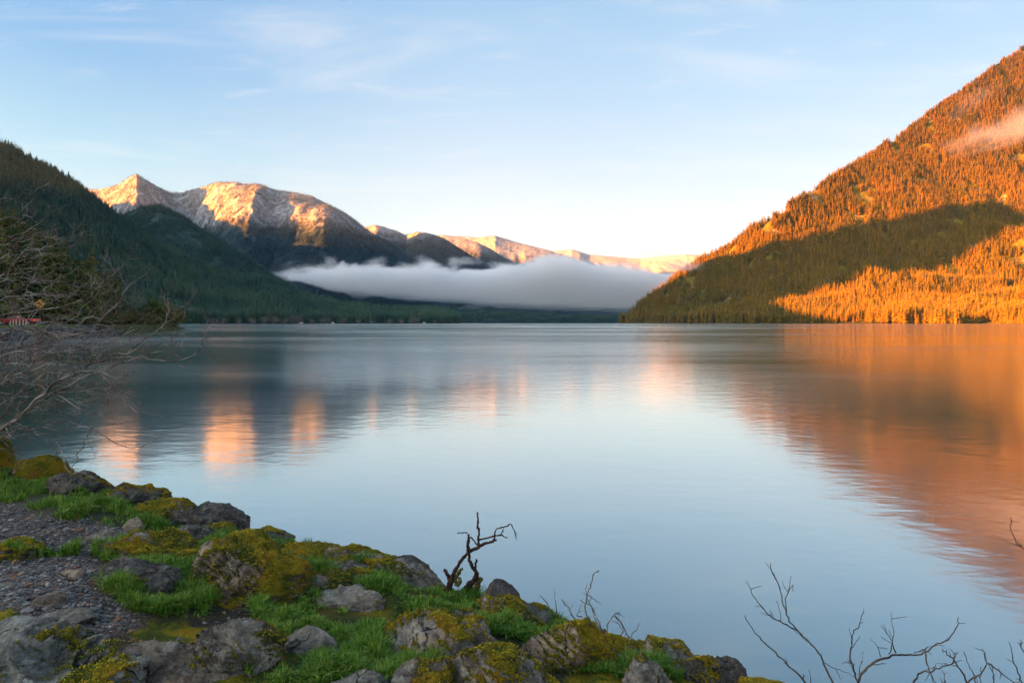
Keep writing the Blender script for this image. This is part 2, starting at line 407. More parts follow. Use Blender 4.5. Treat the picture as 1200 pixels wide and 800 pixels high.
R_ST = [(716, 378.5, 2700, 2720), (735, 365, 2560, 2900), (760, 346, 2450, 2980), (790, 320, 2330, 3000), (820, 300, 2200, 2960), (850, 284, 2080, 2900), (880, 265, 1970, 2860), (905, 250, 1890, 2853), (940, 227, 1780, 3018), (980, 202, 1650, 3204), (1020, 177, 1530, 3379), (1060, 152, 1545, 3557), (1090, 128, 1576, 3680), (1120, 108, 1581, 3798), (1160, 81, 1548, 3985), (1200, 53, 1500, 4165), (1300, -10, 1203, 3995), (1450, -90, 907, 3740), (1700, -200, 640, 3315), (2100, -330, 396, 2720)]
L1_ST = [(-500, 330, 1496, 2156), (-300, 265, 1320, 2094), (-150, 190, 1188, 2024), (0, 166, 1144, 1980), (67, 198, 1188, 2050), (110, 227, 1232, 2112), (150, 256, 1302, 2174), (187, 282, 1355, 2235), (220, 299, 1408, 2288), (253, 316, 1478, 2358), (280, 323, 1540, 2402), (310, 325, 1610, 2464), (335, 331, 1672, 2508), (370, 346, 1760, 2552), (400, 355, 1822, 2596), (450, 359, 1901, 2605), (500, 362, 1980, 2614), (528, 366, 2042, 2622), (545, 376, 2094, 2614), (552, 379, 2112, 2464)]
L2_ST = [(20, 330, 2700, 3300), (80, 285, 2750, 3450), (120, 262, 2800, 3550), (150, 247, 2800, 3600), (165, 240, 2800, 3600), (185, 237, 2800, 3600), (210, 248, 2850, 3600), (240, 268, 2900, 3600), (280, 293, 3000, 3600), (320, 320, 3100, 3600), (350, 340, 3200, 3600), (400, 362, 3300, 3600), (430, 377, 3350, 3600)]
L3_ST = [(-60, 240, 4476, 6792), (60, 218, 4284, 6528), (115, 221, 4196, 6407), (138, 216, 4159, 6306), (150, 208, 4140, 6230), (160, 203, 4124, 6208), (170, 210, 4158, 6236), (185, 220, 4184, 6353), (200, 226, 4160, 6420), (215, 225, 4136, 6387), (235, 219, 4104, 6193), (255, 213, 4072, 6049), (275, 214, 4040, 5955), (290, 217, 4066, 5922), (300, 216, 4100, 5900), (320, 222, 4068, 5906), (340, 225, 4036, 5862), (365, 229, 4096, 5807), (380, 236, 4072, 5774), (400, 248, 4140, 5730), (415, 258, 4116, 5747), (430, 268, 4192, 5714), (445, 278, 4168, 5681), (460, 286, 4244, 5648), (475, 298, 4320, 5615), (500, 320, 4380, 5560), (540, 345, 4416, 5472), (585, 372, 4444, 5373)]
L4_ST = [(380, 290, 5840, 7860), (430, 265, 5740, 7710), (440, 263, 5720, 7630), (465, 270, 5670, 7605), (475, 275, 5650, 7575), (490, 271, 5620, 7330), (500, 272, 5700, 7300), (520, 278, 5660, 7240), (540, 291, 5720, 7180), (560, 304, 5780, 7120), (590, 325, 5820, 7030), (640, 365, 5720, 6780)]
L5_ST = [(440, 290, 7300, 9480), (490, 277, 7175, 9280), (520, 275, 7100, 9160), (545, 279, 7038, 9060), (560, 284, 7000, 9000), (575, 291, 6962, 8940), (600, 307, 6900, 8840), (650, 345, 6775, 8640)]
L6_ST = [(500, 290, 8860, 11540), (530, 276, 8770, 11405), (560, 278, 8680, 11270), (580, 276, 8620, 11180), (610, 285, 8530, 11045), (640, 292, 8440, 10910), (670, 301, 8350, 10775), (690, 312, 8290, 10685), (740, 345, 8140, 10460)]
L7_ST = [(600, 310, 11360, 15100), (640, 295, 11240, 14900), (670, 292, 11150, 14750), (690, 298, 11090, 14650), (710, 300, 11030, 14550), (750, 303, 10910, 14350), (780, 299, 10820, 14200), (805, 298, 10745, 14075), (850, 300, 10610, 13850), (950, 330, 10310, 13350)]
L8_ST = [(300, 355, 4200, 4700), (420, 352, 4200, 4700), (540, 361, 4250, 4700), (640, 366, 4300, 4700), (700, 368, 4300, 4700), (760, 368, 4300, 4700), (850, 372, 4300, 4700), (950, 377, 4300, 4700)]
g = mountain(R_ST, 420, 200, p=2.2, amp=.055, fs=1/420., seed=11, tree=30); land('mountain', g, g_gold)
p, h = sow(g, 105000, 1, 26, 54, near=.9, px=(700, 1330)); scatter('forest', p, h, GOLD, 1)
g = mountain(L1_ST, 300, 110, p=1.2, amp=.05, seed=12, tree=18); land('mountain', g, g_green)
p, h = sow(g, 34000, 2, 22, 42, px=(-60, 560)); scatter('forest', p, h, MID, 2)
p, h = sow(g, 3600, 9, 26, 46, px=(240, 553), tmax=.5); scatter('forest', p, h, MID, 9)
g = mountain(L2_ST, 160, 70, amp=.06, seed=13, tree=14); land('hill', g, g_green)
p, h = sow(g, 22000, 3, 20, 32, px=(100, 440)); scatter('forest', p, h, recolour(FAR, m_green, 'conifer_hill'), 3)
g = mountain(L3_ST, 520, 200, amp=.085, fs=1/900., seed=14, tree=10, spurs=((190, 75, 22, .12), (322, 80, 22, .12), (438, 105, 20, .13), (470, 22, 14, .05), (238, 22, 40, -.07))); land('mountain', g, g_far)
p, h = sow(g, 60000, 4, 18, 34, px=(90, 590)); scatter('forest', p, h, FAR, 4)
for k, (st, n, s, hh) in enumerate(((L4_ST, 22000, 15, 30), (L5_ST, 9000, 16, 34), (L6_ST, 14000, 17, 38), (L7_ST, 9000, 18, 44))):
    g = mountain(st, 220, 90, amp=.11, fs=1/1100., seed=s, tree=8); land('mountain', g, g_ridge)
    p, h = sow(g, n, 20+k, hh*.6, hh, px=(380, 860)); scatter('forest', p, h, RIDGE, 20+k)
g = mountain(L8_ST, 120, 30, amp=.08, seed=19, tree=15); land('hill', g, g_green)
p, h = sow(g, 9000, 8, 22, 36, px=(380, 780)); scatter('forest', p, h, recolour(FAR, m_green, 'conifer_low_hill'), 8)

# unseen range added left of view, crest shaped to cast the valley's shade (crest height against the sun's slope)
def shadow_range():
    tab = np.array([(-3500, 100), (1050, 140), (1150, 175), (1290, 208), (1380, 195), (1560, 228), (1700, 262), (1800, 290), (1820, 330), (1838, 345), (1858, 930), (1965, 985), (2040, 1035), (2085, 1080), (2115, 1000), (2150, 700), (2260, 570), (2380, 570), (2450, 545), (2520, 475), (2560, 415), (2600, 350),
                    (2700, 330), (2900, 480), (3050, 760), (3300, 800), (4100, 760), (4600, 640), (5157, 620), (5357, 725), (5557, 790), (5757, 820), (5957, 850), (6157, 890), (6357, 945), (6557, 930), (6757, 915), (7157, 880), (7557, 850), (7900, 870), (8300, 1120), (8445, 1190), (8745, 1180),
                    (9200, 1190), (9600, 1480), (10132, 1560), (10532, 1500), (11000, 1500), (12000, 1000)], float)
    ca, sa, te = math.cos(SUN_AZ), math.sin(SUN_AZ), math.tan(SUN_EL)
    s = np.unique(np.concatenate([np.linspace(-3500, 12000, 500), np.linspace(1150, 2700, 200)])); v = np.interp(s, tab[:, 0], tab[:, 1])
    v = v+8*fbm(P3(s/60., 0*s), 4, 5)
    off = np.interp(s, [-3500, 200, 900, 1500], [900, 700, 400, 300])
    y = np.where(s > 200, (s-sa*off)/(ca+sa*1.05), (s-sa*off)/ca)
    x = np.where(s > 200, -1.05*y-off, -off-.0*y)
    x = np.minimum(x, -off*.9); y = (s+sa*x)/ca
    z = v-te*(ca*x+sa*y)
    d = np.array([ca, sa]); rows = []
    for f, wdt in ((0, -1.5), (.3, -1.0), (.65, -.5), (.9, -.15), (1, 0), (.8, .2), (.45, .5), (0, .9)):
        ww = np.minimum(wdt*z, off*.55) if wdt > 0 else wdt*z
        rows.append(np.stack([x+d[0]*ww*.9-.0, y+d[1]*ww*.3, -3+(z+3)*f], -1))
    V = np.array(rows)
    return tag(link('mountain', mesh_np('mountain', V.reshape(-1, 3), [grid_polys(len(rows), len(s))], mats=[g_green])), kind='structure')
shadow_range()
# ================================================================ fog bank and small clouds
def curve(t, v, pts, lo, hi):
    """piecewise profile of v (world units) through pts = [(position, value)]"""
    xs = [p[0] for p in pts]
    n = t.node('ShaderNodeFloatCurve'); c = n.mapping.curves[0]
    while len(c.points) < len(pts): c.points.new(.5, .5)
    for k, (p, q) in enumerate(pts): c.points[k].location = ((p-xs[0])/(xs[-1]-xs[0]), (q-lo)/(hi-lo)); c.points[k].handle_type = 'AUTO_CLAMPED'
    n.mapping.update()
    t.put(n.inputs['Value'], t.range(v, xs[0], xs[-1], smooth=False)); n.inputs['Factor'].default_value = 1
    return t.range(n.outputs[0], 0, 1, lo, hi, smooth=False)
def volume_out(t, out, dens, color, aniso=.2):
    v = t.node('ShaderNodeVolumePrincipled', {'Color': color, 'Density': dens, 'Anisotropy': aniso})
    t.l.new(v.outputs[0], out.inputs['Volume'])
def fog_bank(Y=3900., depth=420.):
    px = [325, 370, 400, 450, 500, 540, 580, 610, 650, 690, 730, 770, 830]
    top = [323, 316, 314, 316, 313, 319, 318, 311, 304, 310, 317, 323, 330]
    bot = [325, 334, 343, 349, 353, 356, 359, 361, 363, 364, 365, 366, 366]
    xs = [(p-600)/F_PX*Y for p in px]; zt = [H+(HY-q)/F_PX*Y for q in top]; zb = [H+(HY-q)/F_PX*Y for q in bot]
    m, t, out = mat('fog'); pos = t.node('ShaderNodeNewGeometry').outputs['Position']
    x, y, z = t.sep(pos); lo, hi = 0., 520.
    T = curve(t, x, list(zip(xs, zt)), lo, hi); B = curve(t, x, list(zip(xs, zb)), lo, hi)
    big = t.noise(t.node('ShaderNodeMapping', {'Vector': pos, 'Scale': (1/210., 1/210., 1/95.)}).outputs[0], 1., 6, .62, .4)
    n = t.math('SUBTRACT', big, .5)
    T2 = t.math('ADD', T, t.math('MULTIPLY', n, 250.)); B2 = t.math('ADD', B, t.math('MULTIPLY', n, -55.))
    up = t.range(t.math('SUBTRACT', T2, z), -4, 45); dn = t.range(t.math('SUBTRACT', z, B2), -4, 42)
    fy = t.range(t.math('ABSOLUTE', t.math('SUBTRACT', y, Y)), depth*.45, depth, 1, 0)
    fx = t.range(x, xs[0], xs[0]+200)
    dens = t.math('MULTIPLY', t.math('MULTIPLY', up, dn), t.math('MULTIPLY', fy, fx))
    dens = t.math('MULTIPLY', dens, t.math('ADD', .016, t.math('MULTIPLY', t.math('MAXIMUM', n, 0), .02)))
    volume_out(t, out, dens, (.997, .998, 1.))
    g = Geo(); k = len(xs); V = []
    for a, b, c in zip(xs, zb, zt):
        V += [(a, Y-depth, b-25), (a, Y+depth, b-25), (a, Y+depth, c+95), (a, Y-depth, c+95)]
    F = [(3, 2, 1, 0), tuple(4*(k-1)+j for j in range(4))]
    for i in range(k-1):
        for j in range(4): F.append((4*i+j, 4*i+(j+1) % 4, 4*i+4+(j+1) % 4, 4*i+4+j))
    g.add(V, F); o = g.obj('fog', m); tag(o, kind='stuff'); return o
def cloud(name, c, rad, dens, rotz=0., seed=0., col=(.99, .99, 1.), roll=0.):
    """soft cloud filling an ellipsoid"""
    m, t, out = mat(name); oc = t.node('ShaderNodeTexCoord').outputs['Object']; pos = t.node('ShaderNodeNewGeometry').outputs['Position']
    r = t.vmath('LENGTH', oc); r = r.node.outputs['Value']
    n = t.noise(t.vmath('ADD', t.node('ShaderNodeMapping', {'Vector': oc, 'Scale': (2.4, 1.6, 1.5)}).outputs[0], (seed, seed*.7, 0)), 1.1, 6, .6, .5)
    f = t.range(t.math('ADD', t.math('SUBTRACT', 1., r), t.math('MULTIPLY', t.math('SUBTRACT', n, .55), 1.7)), 0., .75)
    f = t.math('MULTIPLY', f, t.range(r, .75, 1., 1., 0.))
    volume_out(t, out, t.math('MULTIPLY', f, dens), col)
    k = 12; V = []; Fs = []
    for i in range(1, k):
        for j in range(2*k): a = math.pi*i/k; b = math.pi*j/k; V.append((math.sin(a)*math.cos(b), math.sin(a)*math.sin(b), math.cos(a)))
    n0 = len(V); V += [(0, 0, 1), (0, 0, -1)]
    for i in range(k-2):
        for j in range(2*k): Fs.append((i*2*k+j, (i+1)*2*k+j, (i+1)*2*k+(j+1) % (2*k), i*2*k+(j+1) % (2*k)))
    for j in range(2*k): Fs += [(n0, j, (j+1) % (2*k)), (n0+1, (k-2)*2*k+(j+1) % (2*k), (k-2)*2*k+j)]
    g = Geo(); g.add(np.array(V)*1.02, Fs); o = g.obj(name, m); o.location = c; o.scale = rad; o.rotation_euler = (0, roll, rotz)
    tag(o, kind='stuff'); return o
fog_bank()
cloud('cloud', ray(1195, 148, 2080), (280, 160, 80), .0032, rotz=-.7, roll=-.16, seed=3.1, col=(.62, .72, .98))
cloud('cloud', ray(1140, 118, 2600), (150, 90, 60), .0012, col=(.5, .56, .8), rotz=-.7, seed=8.1, roll=-.5)
cloud('cloud', ray(800, 312, 2500), (120, 120, 30), .006, rotz=-.5, seed=5.3)
cloud('cloud', ray(545, 306, 5600), (230, 200, 60), .003, seed=1.7)
cloud('cloud', ray(770, 301, 10500), (700, 300, 130), .0016, seed=2.9)
cloud('cloud', ray(375, 317, 3900), (90, 90, 45), .006, seed=6.6, roll=-.6)
cloud('cloud', ray(345, 326, 2500), (60, 80, 22), .012, seed=7.7)
for k, (px, py, w, hh, rl, dn) in enumerate([(388, 308, 60, 75, -.7, .0035), (440, 307, 130, 40, -.3, .003), (498, 307, 95, 60, .4, .003), (532, 309, 70, 70, -.6, .0035), (590, 313, 150, 40, .2, .006), (655, 304, 150, 50, -.15, .009), (720, 313, 150, 40, .1, .009), (420, 345, 120, 40, .1, .006), (560, 358, 160, 30, -.1, .006)]):
    cloud('fog_wisp', ray(px, py, 3880), (w, 140, hh), dn, seed=11.3+k*4.7, roll=rl)
S.cycles.volume_step_rate = .35; S.cycles.volume_max_steps = 256

def haze():
    m, t, out = mat('haze')
    v = t.node('ShaderNodeVolumePrincipled', {'Color': (.30, .60, 1., 1), 'Density': 1.1e-5, 'Anisotropy': .2}); t.l.new(v.outputs[0], out.inputs['Volume'])
    g = Geo(); g.box((0, 7700, 1399), (34000, 18600, 2804)); tag(g.obj('haze', m), kind='stuff')
haze()
# ================================================================ the near shore: ground, rocks, gravel, grass, moss
DROPS = [(0, 800, 1.30), (230, 800, 1.40), (450, 800, 1.52), (650, 800, 1.66), (870, 805, 1.97), (0, 532, 1.28), (120, 560, 1.42), (300, 617, 1.66), (400, 640, 1.72), (545, 690, 1.78), (660, 725, 1.83), (740, 765, 1.90),
         (100, 680, 1.34), (250, 680, 1.50), (400, 720, 1.62), (520, 740, 1.70), (60, 600, 1.30), (200, 610, 1.50), (1000, 850, 2.05), (1200, 900, 2.1), (600, 1000, 1.62), (0, 1100, 1.3), (1000, 1300, 1.9)]
_dp = np.array([ray(px, py, d*F_PX/(py-HY)) for px, py, d in DROPS])
_dp = np.concatenate([_dp, [(-9, 7, 1.35), (-14, 8.5, 1.4), (-30, 9, 1.5), (-8, 2, 1.35), (-20, 0, 1.6), (-5, -4, 1.5), (0, -3, 1.5), (4, -3, 1.7), (-60, 8, 1.9), (-60, -30, 6), (0, -30, 3), (-20, -20, 2.5)]])
def inner(x, y):
    x = np.asarray(x, float); d2 = (x[..., None]-_dp[:, 0])**2+(np.asarray(y)[..., None]-_dp[:, 1])**2
    sc = .12+.02*np.hypot(_dp[:, 0], _dp[:, 1])**2
    w = 1/(d2+sc*.6)**1.6
    return (w*_dp[:, 2]).sum(-1)/w.sum(-1)
RIM_PX = [(0, 540), (60, 556), (110, 578), (170, 584), (215, 606), (260, 610), (310, 627), (360, 634), (420, 643), (470, 655), (515, 680), (560, 694), (610, 712), (660, 727), (700, 752), (745, 770), (800, 778), (850, 796), (905, 806), (980, 822), (1080, 850), (1220, 900), (1400, 1000)]
RIM = []
for px, py in RIM_PX:
    Y = 4.
    for _ in range(40):
        p = ray(px, py, Y); Y = .5*Y+.5*(H-float(inner(p[0], p[1])))*F_PX/(py-HY)
    RIM.append(ray(px, py, Y)[:2])
RIM = np.array([(-62, 9.5), (-30, 9.6), (-14, 8.6), (-8.5, 7.0)]+RIM+[(4.2, .6), (6, -6), (9, -30), (14, -60)])
def rim_dist(x, y):
    """signed distance to the rim of the bank, positive out over the water"""
    P = np.stack([np.asarray(x, float).ravel(), np.asarray(y, float).ravel()], -1); best = np.full(len(P), 1e9); sg = np.zeros(len(P))
    for a, b in zip(RIM[:-1], RIM[1:]):
        e = b-a; q = P-a; t = np.clip((q@e)/(e@e), 0, 1); r = q-t[:, None]*e; d = np.hypot(r[:, 0], r[:, 1])
        c = q[:, 1]*e[0]-q[:, 0]*e[1]; up = d < best-1e-9; best = np.where(up, d, best); sg = np.where(up, np.sign(c), sg)
    return (best*sg).reshape(np.shape(x))
def ground_z(x, y, rough=True):
    x = np.asarray(x, float); y = np.asarray(y, float); z = inner(x, y); d = rim_dist(x, y)
    if rough:
        q = P3(x.ravel(), y.ravel())
        z = z+.05*fbm(q*1.1, 4, 31).reshape(x.shape)+.018*fbm(q*5, 4, 32).reshape(x.shape)
        d = d+.09*fbm(q*2.2, 4, 33).reshape(x.shape)
    o = np.maximum(d, 0)
    z = z-.05*sstep(-.4, 0, d)-1.5*o-.9*sstep(0, .35, o)
    return np.maximum(z, -1.2)
_gx = np.arange(-9.5, 4.6, .025); _gy = np.arange(.2, 9.6, .025)
_GX, _GY = np.meshgrid(_gx, _gy)
_GZ = {True: ground_z(_GX, _GY), False: ground_z(_GX, _GY, False)}; _GD = rim_dist(_GX, _GY)
def look(G, x, y):
    fx = np.clip((np.asarray(x)-_gx[0])/.025, 0, len(_gx)-1.001); fy = np.clip((np.asarray(y)-_gy[0])/.025, 0, len(_gy)-1.001)
    i = fx.astype(int); j = fy.astype(int); u = fx-i; v = fy-j
    return (G[j, i]*(1-u)+G[j, i+1]*u)*(1-v)+(G[j+1, i]*(1-u)+G[j+1, i+1]*u)*v
def cast(px, py, rough=True):
    """first ground point met by the sight lines; a line that clears the rim stops where it passes lowest over the bank"""
    px = np.atleast_1d(np.asarray(px, float)); py = np.atleast_1d(np.asarray(py, float)); Ys = np.linspace(1.2, 9.4, 240)
    X = (px-600)[:, None]/F_PX*Ys; Zr = H-(py-HY)[:, None]/F_PX*Ys; gap = Zr-look(_GZ[rough], X, np.broadcast_to(Ys, X.shape))
    on = look(_GD, X, np.broadcast_to(Ys, X.shape)) < .08; hit = (gap < 0) & on; k = np.where(hit.any(1), hit.argmax(1), np.where(on, gap, 9).argmin(1))
    Y = Ys[k]; x = (px-600)/F_PX*Y
    return np.stack([x, Y, look(_GZ[rough], x, Y)], -1)
def on_ground(px, py): return cast(px, py, False)[0]
def to_px(P): return 600+F_PX*P[:, 0]/P[:, 1], HY-(P[:, 2]-H)*F_PX/P[:, 1]
GRASS = [(30, 562, 62, 30), (88, 588, 62, 24), (140, 603, 42, 16), (238, 634, 34, 14), (50, 650, 42, 5), (208, 694, 74, 34), (290, 640, 34, 12), (330, 645, 27, 12), (372, 702, 62, 46), (402, 738, 50, 30), (340, 722, 42, 30), (478, 706, 66, 28), (545, 704, 56, 16),
         (590, 694, 20, 8), (352, 792, 62, 18), (402, 765, 26, 10), (570, 752, 62, 14), (620, 742, 42, 12), (500, 790, 42, 12), (790, 790, 42, 10), (655, 712, 15, 5), (420, 660, 42, 8), (310, 662, 32, 12), (158, 690, 40, 14), (740, 792, 30, 8), (560, 728, 60, 10), (640, 770, 50, 26), (690, 775, 40, 20), (460, 790, 50, 24), (270, 655, 40, 12), (230, 612, 60, 14), (400, 650, 60, 12), (150, 650, 40, 14), (480, 668, 40, 12), (440, 690, 30, 10), (690, 740, 26, 8), (190, 615, 26, 12)]
DEBRIS = [(260, 705, 210, 60), (600, 765, 150, 30), (430, 690, 90, 20), (180, 760, 120, 40)]
GRAVEL = [(40, 640, 90, 62), (105, 622, 42, 32), (120, 712, 60, 26), (60, 700, 80, 34), (430, 755, 40, 22), (340, 745, 46, 24)]
def cover(x, y, spots, soft=.55):
    P = np.stack([x.ravel(), y.ravel(), look(_GZ[False], x, y).ravel()], -1); ok = (P[:, 1] > .8) & (P[:, 0] > -9)
    px, py = to_px(np.where(ok[:, None], P, [0, 1, 0])); r = np.zeros(len(P))
    wob = .35*fbm(P*[3., 3., 0], 3, 61)
    for a, b, c, d in spots: r = np.maximum(r, sstep(1.25, soft, np.hypot((px-a)/c, (py-b)/d)+wob))
    return (r*ok).reshape(x.shape)

def moss_color(t, pos, k=1.):
    n = t.noise(pos, 4.5, 5, .62)
    n2 = t.noise(pos, 60., 3, .6)
    return t.mix(t.math('MULTIPLY', n2, .55), t.ramp(n, [(.30, (.035*k, .06*k, .007)), (.43, (.12*k, .15*k, .010)), (.54, (.42*k, .32*k, .010)), (.66, (.58*k, .30*k, .012))]), (.02, .03, .006))
def rock_material(name, a, b, lichen=.4):
    m, t, out = mat(name)
    co = t.node('ShaderNodeTexCoord').outputs['Object']; pos = t.node('ShaderNodeNewGeometry').outputs['Position']
    st = t.node('ShaderNodeMapping', {'Vector': pos, 'Rotation': (.3, .45, .2), 'Scale': (4., 4., 9.)}).outputs[0]
    n = t.noise(st, 1.4, 8, .68, .6); f = t.noise(pos, 38., 6, .7); big = t.noise(pos, 2.3, 4)
    col = t.ramp(t.math('ADD', t.math('MULTIPLY', n, .7), t.math('MULTIPLY', f, .3)), [(.30, tuple(c*.22 for c in a)), (.43, a), (.55, b), (.68, tuple(min(1, c*1.8) for c in b))])
    col = t.mix(t.range(big, .5, .72), col, t.mix(1., col, (.8, .62, .5), 'MULTIPLY'))
    vor = t.node('ShaderNodeTexVoronoi', {'Vector': t.vmath('ADD', pos, t.node('ShaderNodeVectorMath', {0: t.node('ShaderNodeTexNoise', {'Vector': pos, 'Scale': 6.}).outputs[1], 'Scale': .25}, operation='SCALE').outputs[0]), 'Scale': 4.2}, feature='DISTANCE_TO_EDGE').outputs[0]
    crack = t.math('MAXIMUM', t.range(vor, 0., .022, 0., 1.), t.range(t.noise(pos, 5., 3), .42, .56))
    col = t.mix(t.math('SUBTRACT', 1., crack), col, (.022, .019, .017))
    li = t.range(t.math('ADD', t.noise(pos, 14., 5, .6), t.math('MULTIPLY', t.noise(pos, 70., 2), .25)), .70, .78)
    col = t.mix(t.math('MULTIPLY', li, lichen), col, (.50, .50, .44))
    ms = t.node('ShaderNodeAttribute', attribute_name='moss').outputs['Fac']
    mk = t.range(t.math('ADD', ms, t.math('MULTIPLY', t.math('SUBTRACT', t.noise(pos, 30., 5, .65), .5), 1.1)), .38, .62)
    col = t.mix(mk, col, moss_color(t, pos))
    h = t.math('ADD', t.math('MULTIPLY', n, 1.4), t.math('ADD', t.math('MULTIPLY', f, .6), t.math('MULTIPLY', crack, .5)))
    h = t.math('ADD', h, t.math('MULTIPLY', mk, t.math('MULTIPLY', t.noise(pos, 130., 3, .7), 1.2)))
    bsdf(t, out, col, t.math('ADD', .72, t.math('MULTIPLY', mk, .2)), bump=h, dist=.045, strength=1., spec=.25)
    return m
ROCK_GREY = rock_material('rock_grey', (.115, .100, .080), (.29, .255, .205))
ROCK_DARK = rock_material('rock_dark', (.052, .046, .040), (.13, .118, .10), .25)
ROCK_TEAL = rock_material('rock_slab', (.112, .115, .096), (.27, .265, .225), .3)
ROCK_BROWN = rock_material('rock_brown', (.13, .098, .070), (.32, .255, .185), .35)

def build_ground():
    m, t, out = mat('shore_ground'); pos = t.node('ShaderNodeNewGeometry').outputs['Position']
    at = lambda k: t.node('ShaderNodeAttribute', attribute_name=k).outputs['Fac']
    n = t.noise(pos, 9., 6, .65); f = t.noise(pos, 70., 5, .7)
    col = t.ramp(t.math('ADD', t.math('MULTIPLY', n, .5), t.math('MULTIPLY', f, .5)), [(.3, (.018, .014, .011)), (.5, (.06, .046, .035)), (.68, (.16, .13, .10))])
    pv = t.node('ShaderNodeTexVoronoi', {'Vector': pos, 'Scale': 85.}); pc = t.sep(pv.outputs['Color'])[0]
    col = t.mix(at('gravel'), col, t.ramp(pc, [(0, (.03, .028, .03)), (.5, (.10, .09, .085)), (.85, (.2, .17, .15)), (1, (.14, .05, .03))]))
    ms = t.range(t.math('ADD', at('moss'), t.math('MULTIPLY', t.math('SUBTRACT', n, .5), 1.5)), .35, .65)
    col = t.mix(ms, col, moss_color(t, pos, .8))
    col = t.mix(t.math('MULTIPLY', at('grass'), .8), col, t.mix(f, (.012, .022, .006), (.035, .055, .012)))
    # bare rock where the bank falls to the lake
    rk = t.range(t.math('ADD', at('edge'), t.math('MULTIPLY', t.math('SUBTRACT', n, .5), 1.)), .3, .6)
    col = t.mix(rk, col, t.ramp(t.noise(pos, 14., 7, .7), [(.3, (.03, .03, .032)), (.55, (.12, .12, .118)), (.75, (.26, .25, .24))]))
    bsdf(t, out, col, .9, bump=t.math('ADD', t.math('ADD', n, f), t.math('MULTIPLY', pv.outputs['Distance'], -.6)), dist=.025, strength=.9, spec=.15)
    xs = np.concatenate([np.linspace(-62, -9, 60)[:-1], np.linspace(-9, 3.4, 470), np.linspace(3.4, 14, 30)[1:]])
    ys = np.concatenate([np.linspace(-60, -1, 40)[:-1], np.linspace(-1, 8.6, 380), np.linspace(8.6, 12, 12)[1:]])
    X, Y = np.meshgrid(xs, ys); Z = ground_z(X, Y)
    d = rim_dist(X, Y)
    gr = cover(X, Y, GRASS); gv = cover(X, Y, GRAVEL)
    moss = sstep(-.1, .5, fbm(P3(X.ravel()*1.4, Y.ravel()*1.4), 4, 44)).reshape(X.shape)*sstep(.25, -.1, d)*.9
    moss = np.clip(np.where(X < -3, moss*.4, moss*1.25+.12), 0, 1)*(1-gv)
    Z = Z+.02*gr+moss*.025*(fbm(P3(X.ravel()*9, Y.ravel()*9), 4, 47).reshape(X.shape)*.7+.5)*sstep(.3, -.1, d)
    o = link('shore_ground', mesh_np('shore_ground', np.stack([X, Y, Z], -1).reshape(-1, 3), [grid_polys(len(ys), len(xs))], mats=[m],
             attrs={'grass': gr.ravel(), 'gravel': gv.ravel(), 'moss': moss.ravel(), 'edge': sstep(.0, .25, d).ravel()}))
    return tag(o, kind='structure')
build_ground()

def ico(sub):
    p = (1+5**.5)/2
    V = [(-1, p, 0), (1, p, 0), (-1, -p, 0), (1, -p, 0), (0, -1, p), (0, 1, p), (0, -1, -p), (0, 1, -p), (p, 0, -1), (p, 0, 1), (-p, 0, -1), (-p, 0, 1)]
    F = np.array([(0, 11, 5), (0, 5, 1), (0, 1, 7), (0, 7, 10), (0, 10, 11), (1, 5, 9), (5, 11, 4), (11, 10, 2), (10, 7, 6), (7, 1, 8), (3, 9, 4), (3, 4, 2), (3, 2, 6), (3, 6, 8), (3, 8, 9), (4, 9, 5), (2, 4, 11), (6, 2, 10), (8, 6, 7), (9, 8, 1)])
    V = np.array(V, float)
    for _ in range(sub):
        e = np.sort(np.concatenate([F[:, [0, 1]], F[:, [1, 2]], F[:, [2, 0]]]), 1); u, inv = np.unique(e, axis=0, return_inverse=True); inv = inv.ravel()
        n = len(V); V = np.concatenate([V, (V[u[:, 0]]+V[u[:, 1]])/2]); k = len(F); a, b, c = n+inv[:k], n+inv[k:2*k], n+inv[2*k:]
        F = np.concatenate([np.stack([F[:, 0], a, c], 1), np.stack([F[:, 1], b, a], 1), np.stack([F[:, 2], c, b], 1), np.stack([a, b, c], 1)])
    return V/np.linalg.norm(V, axis=1)[:, None], F
ICO = {k: ico(k) for k in (1, 2, 3, 4, 5, 6)}
moss_spots = []          # places on rocks where moss shoots grow: (points, normals)
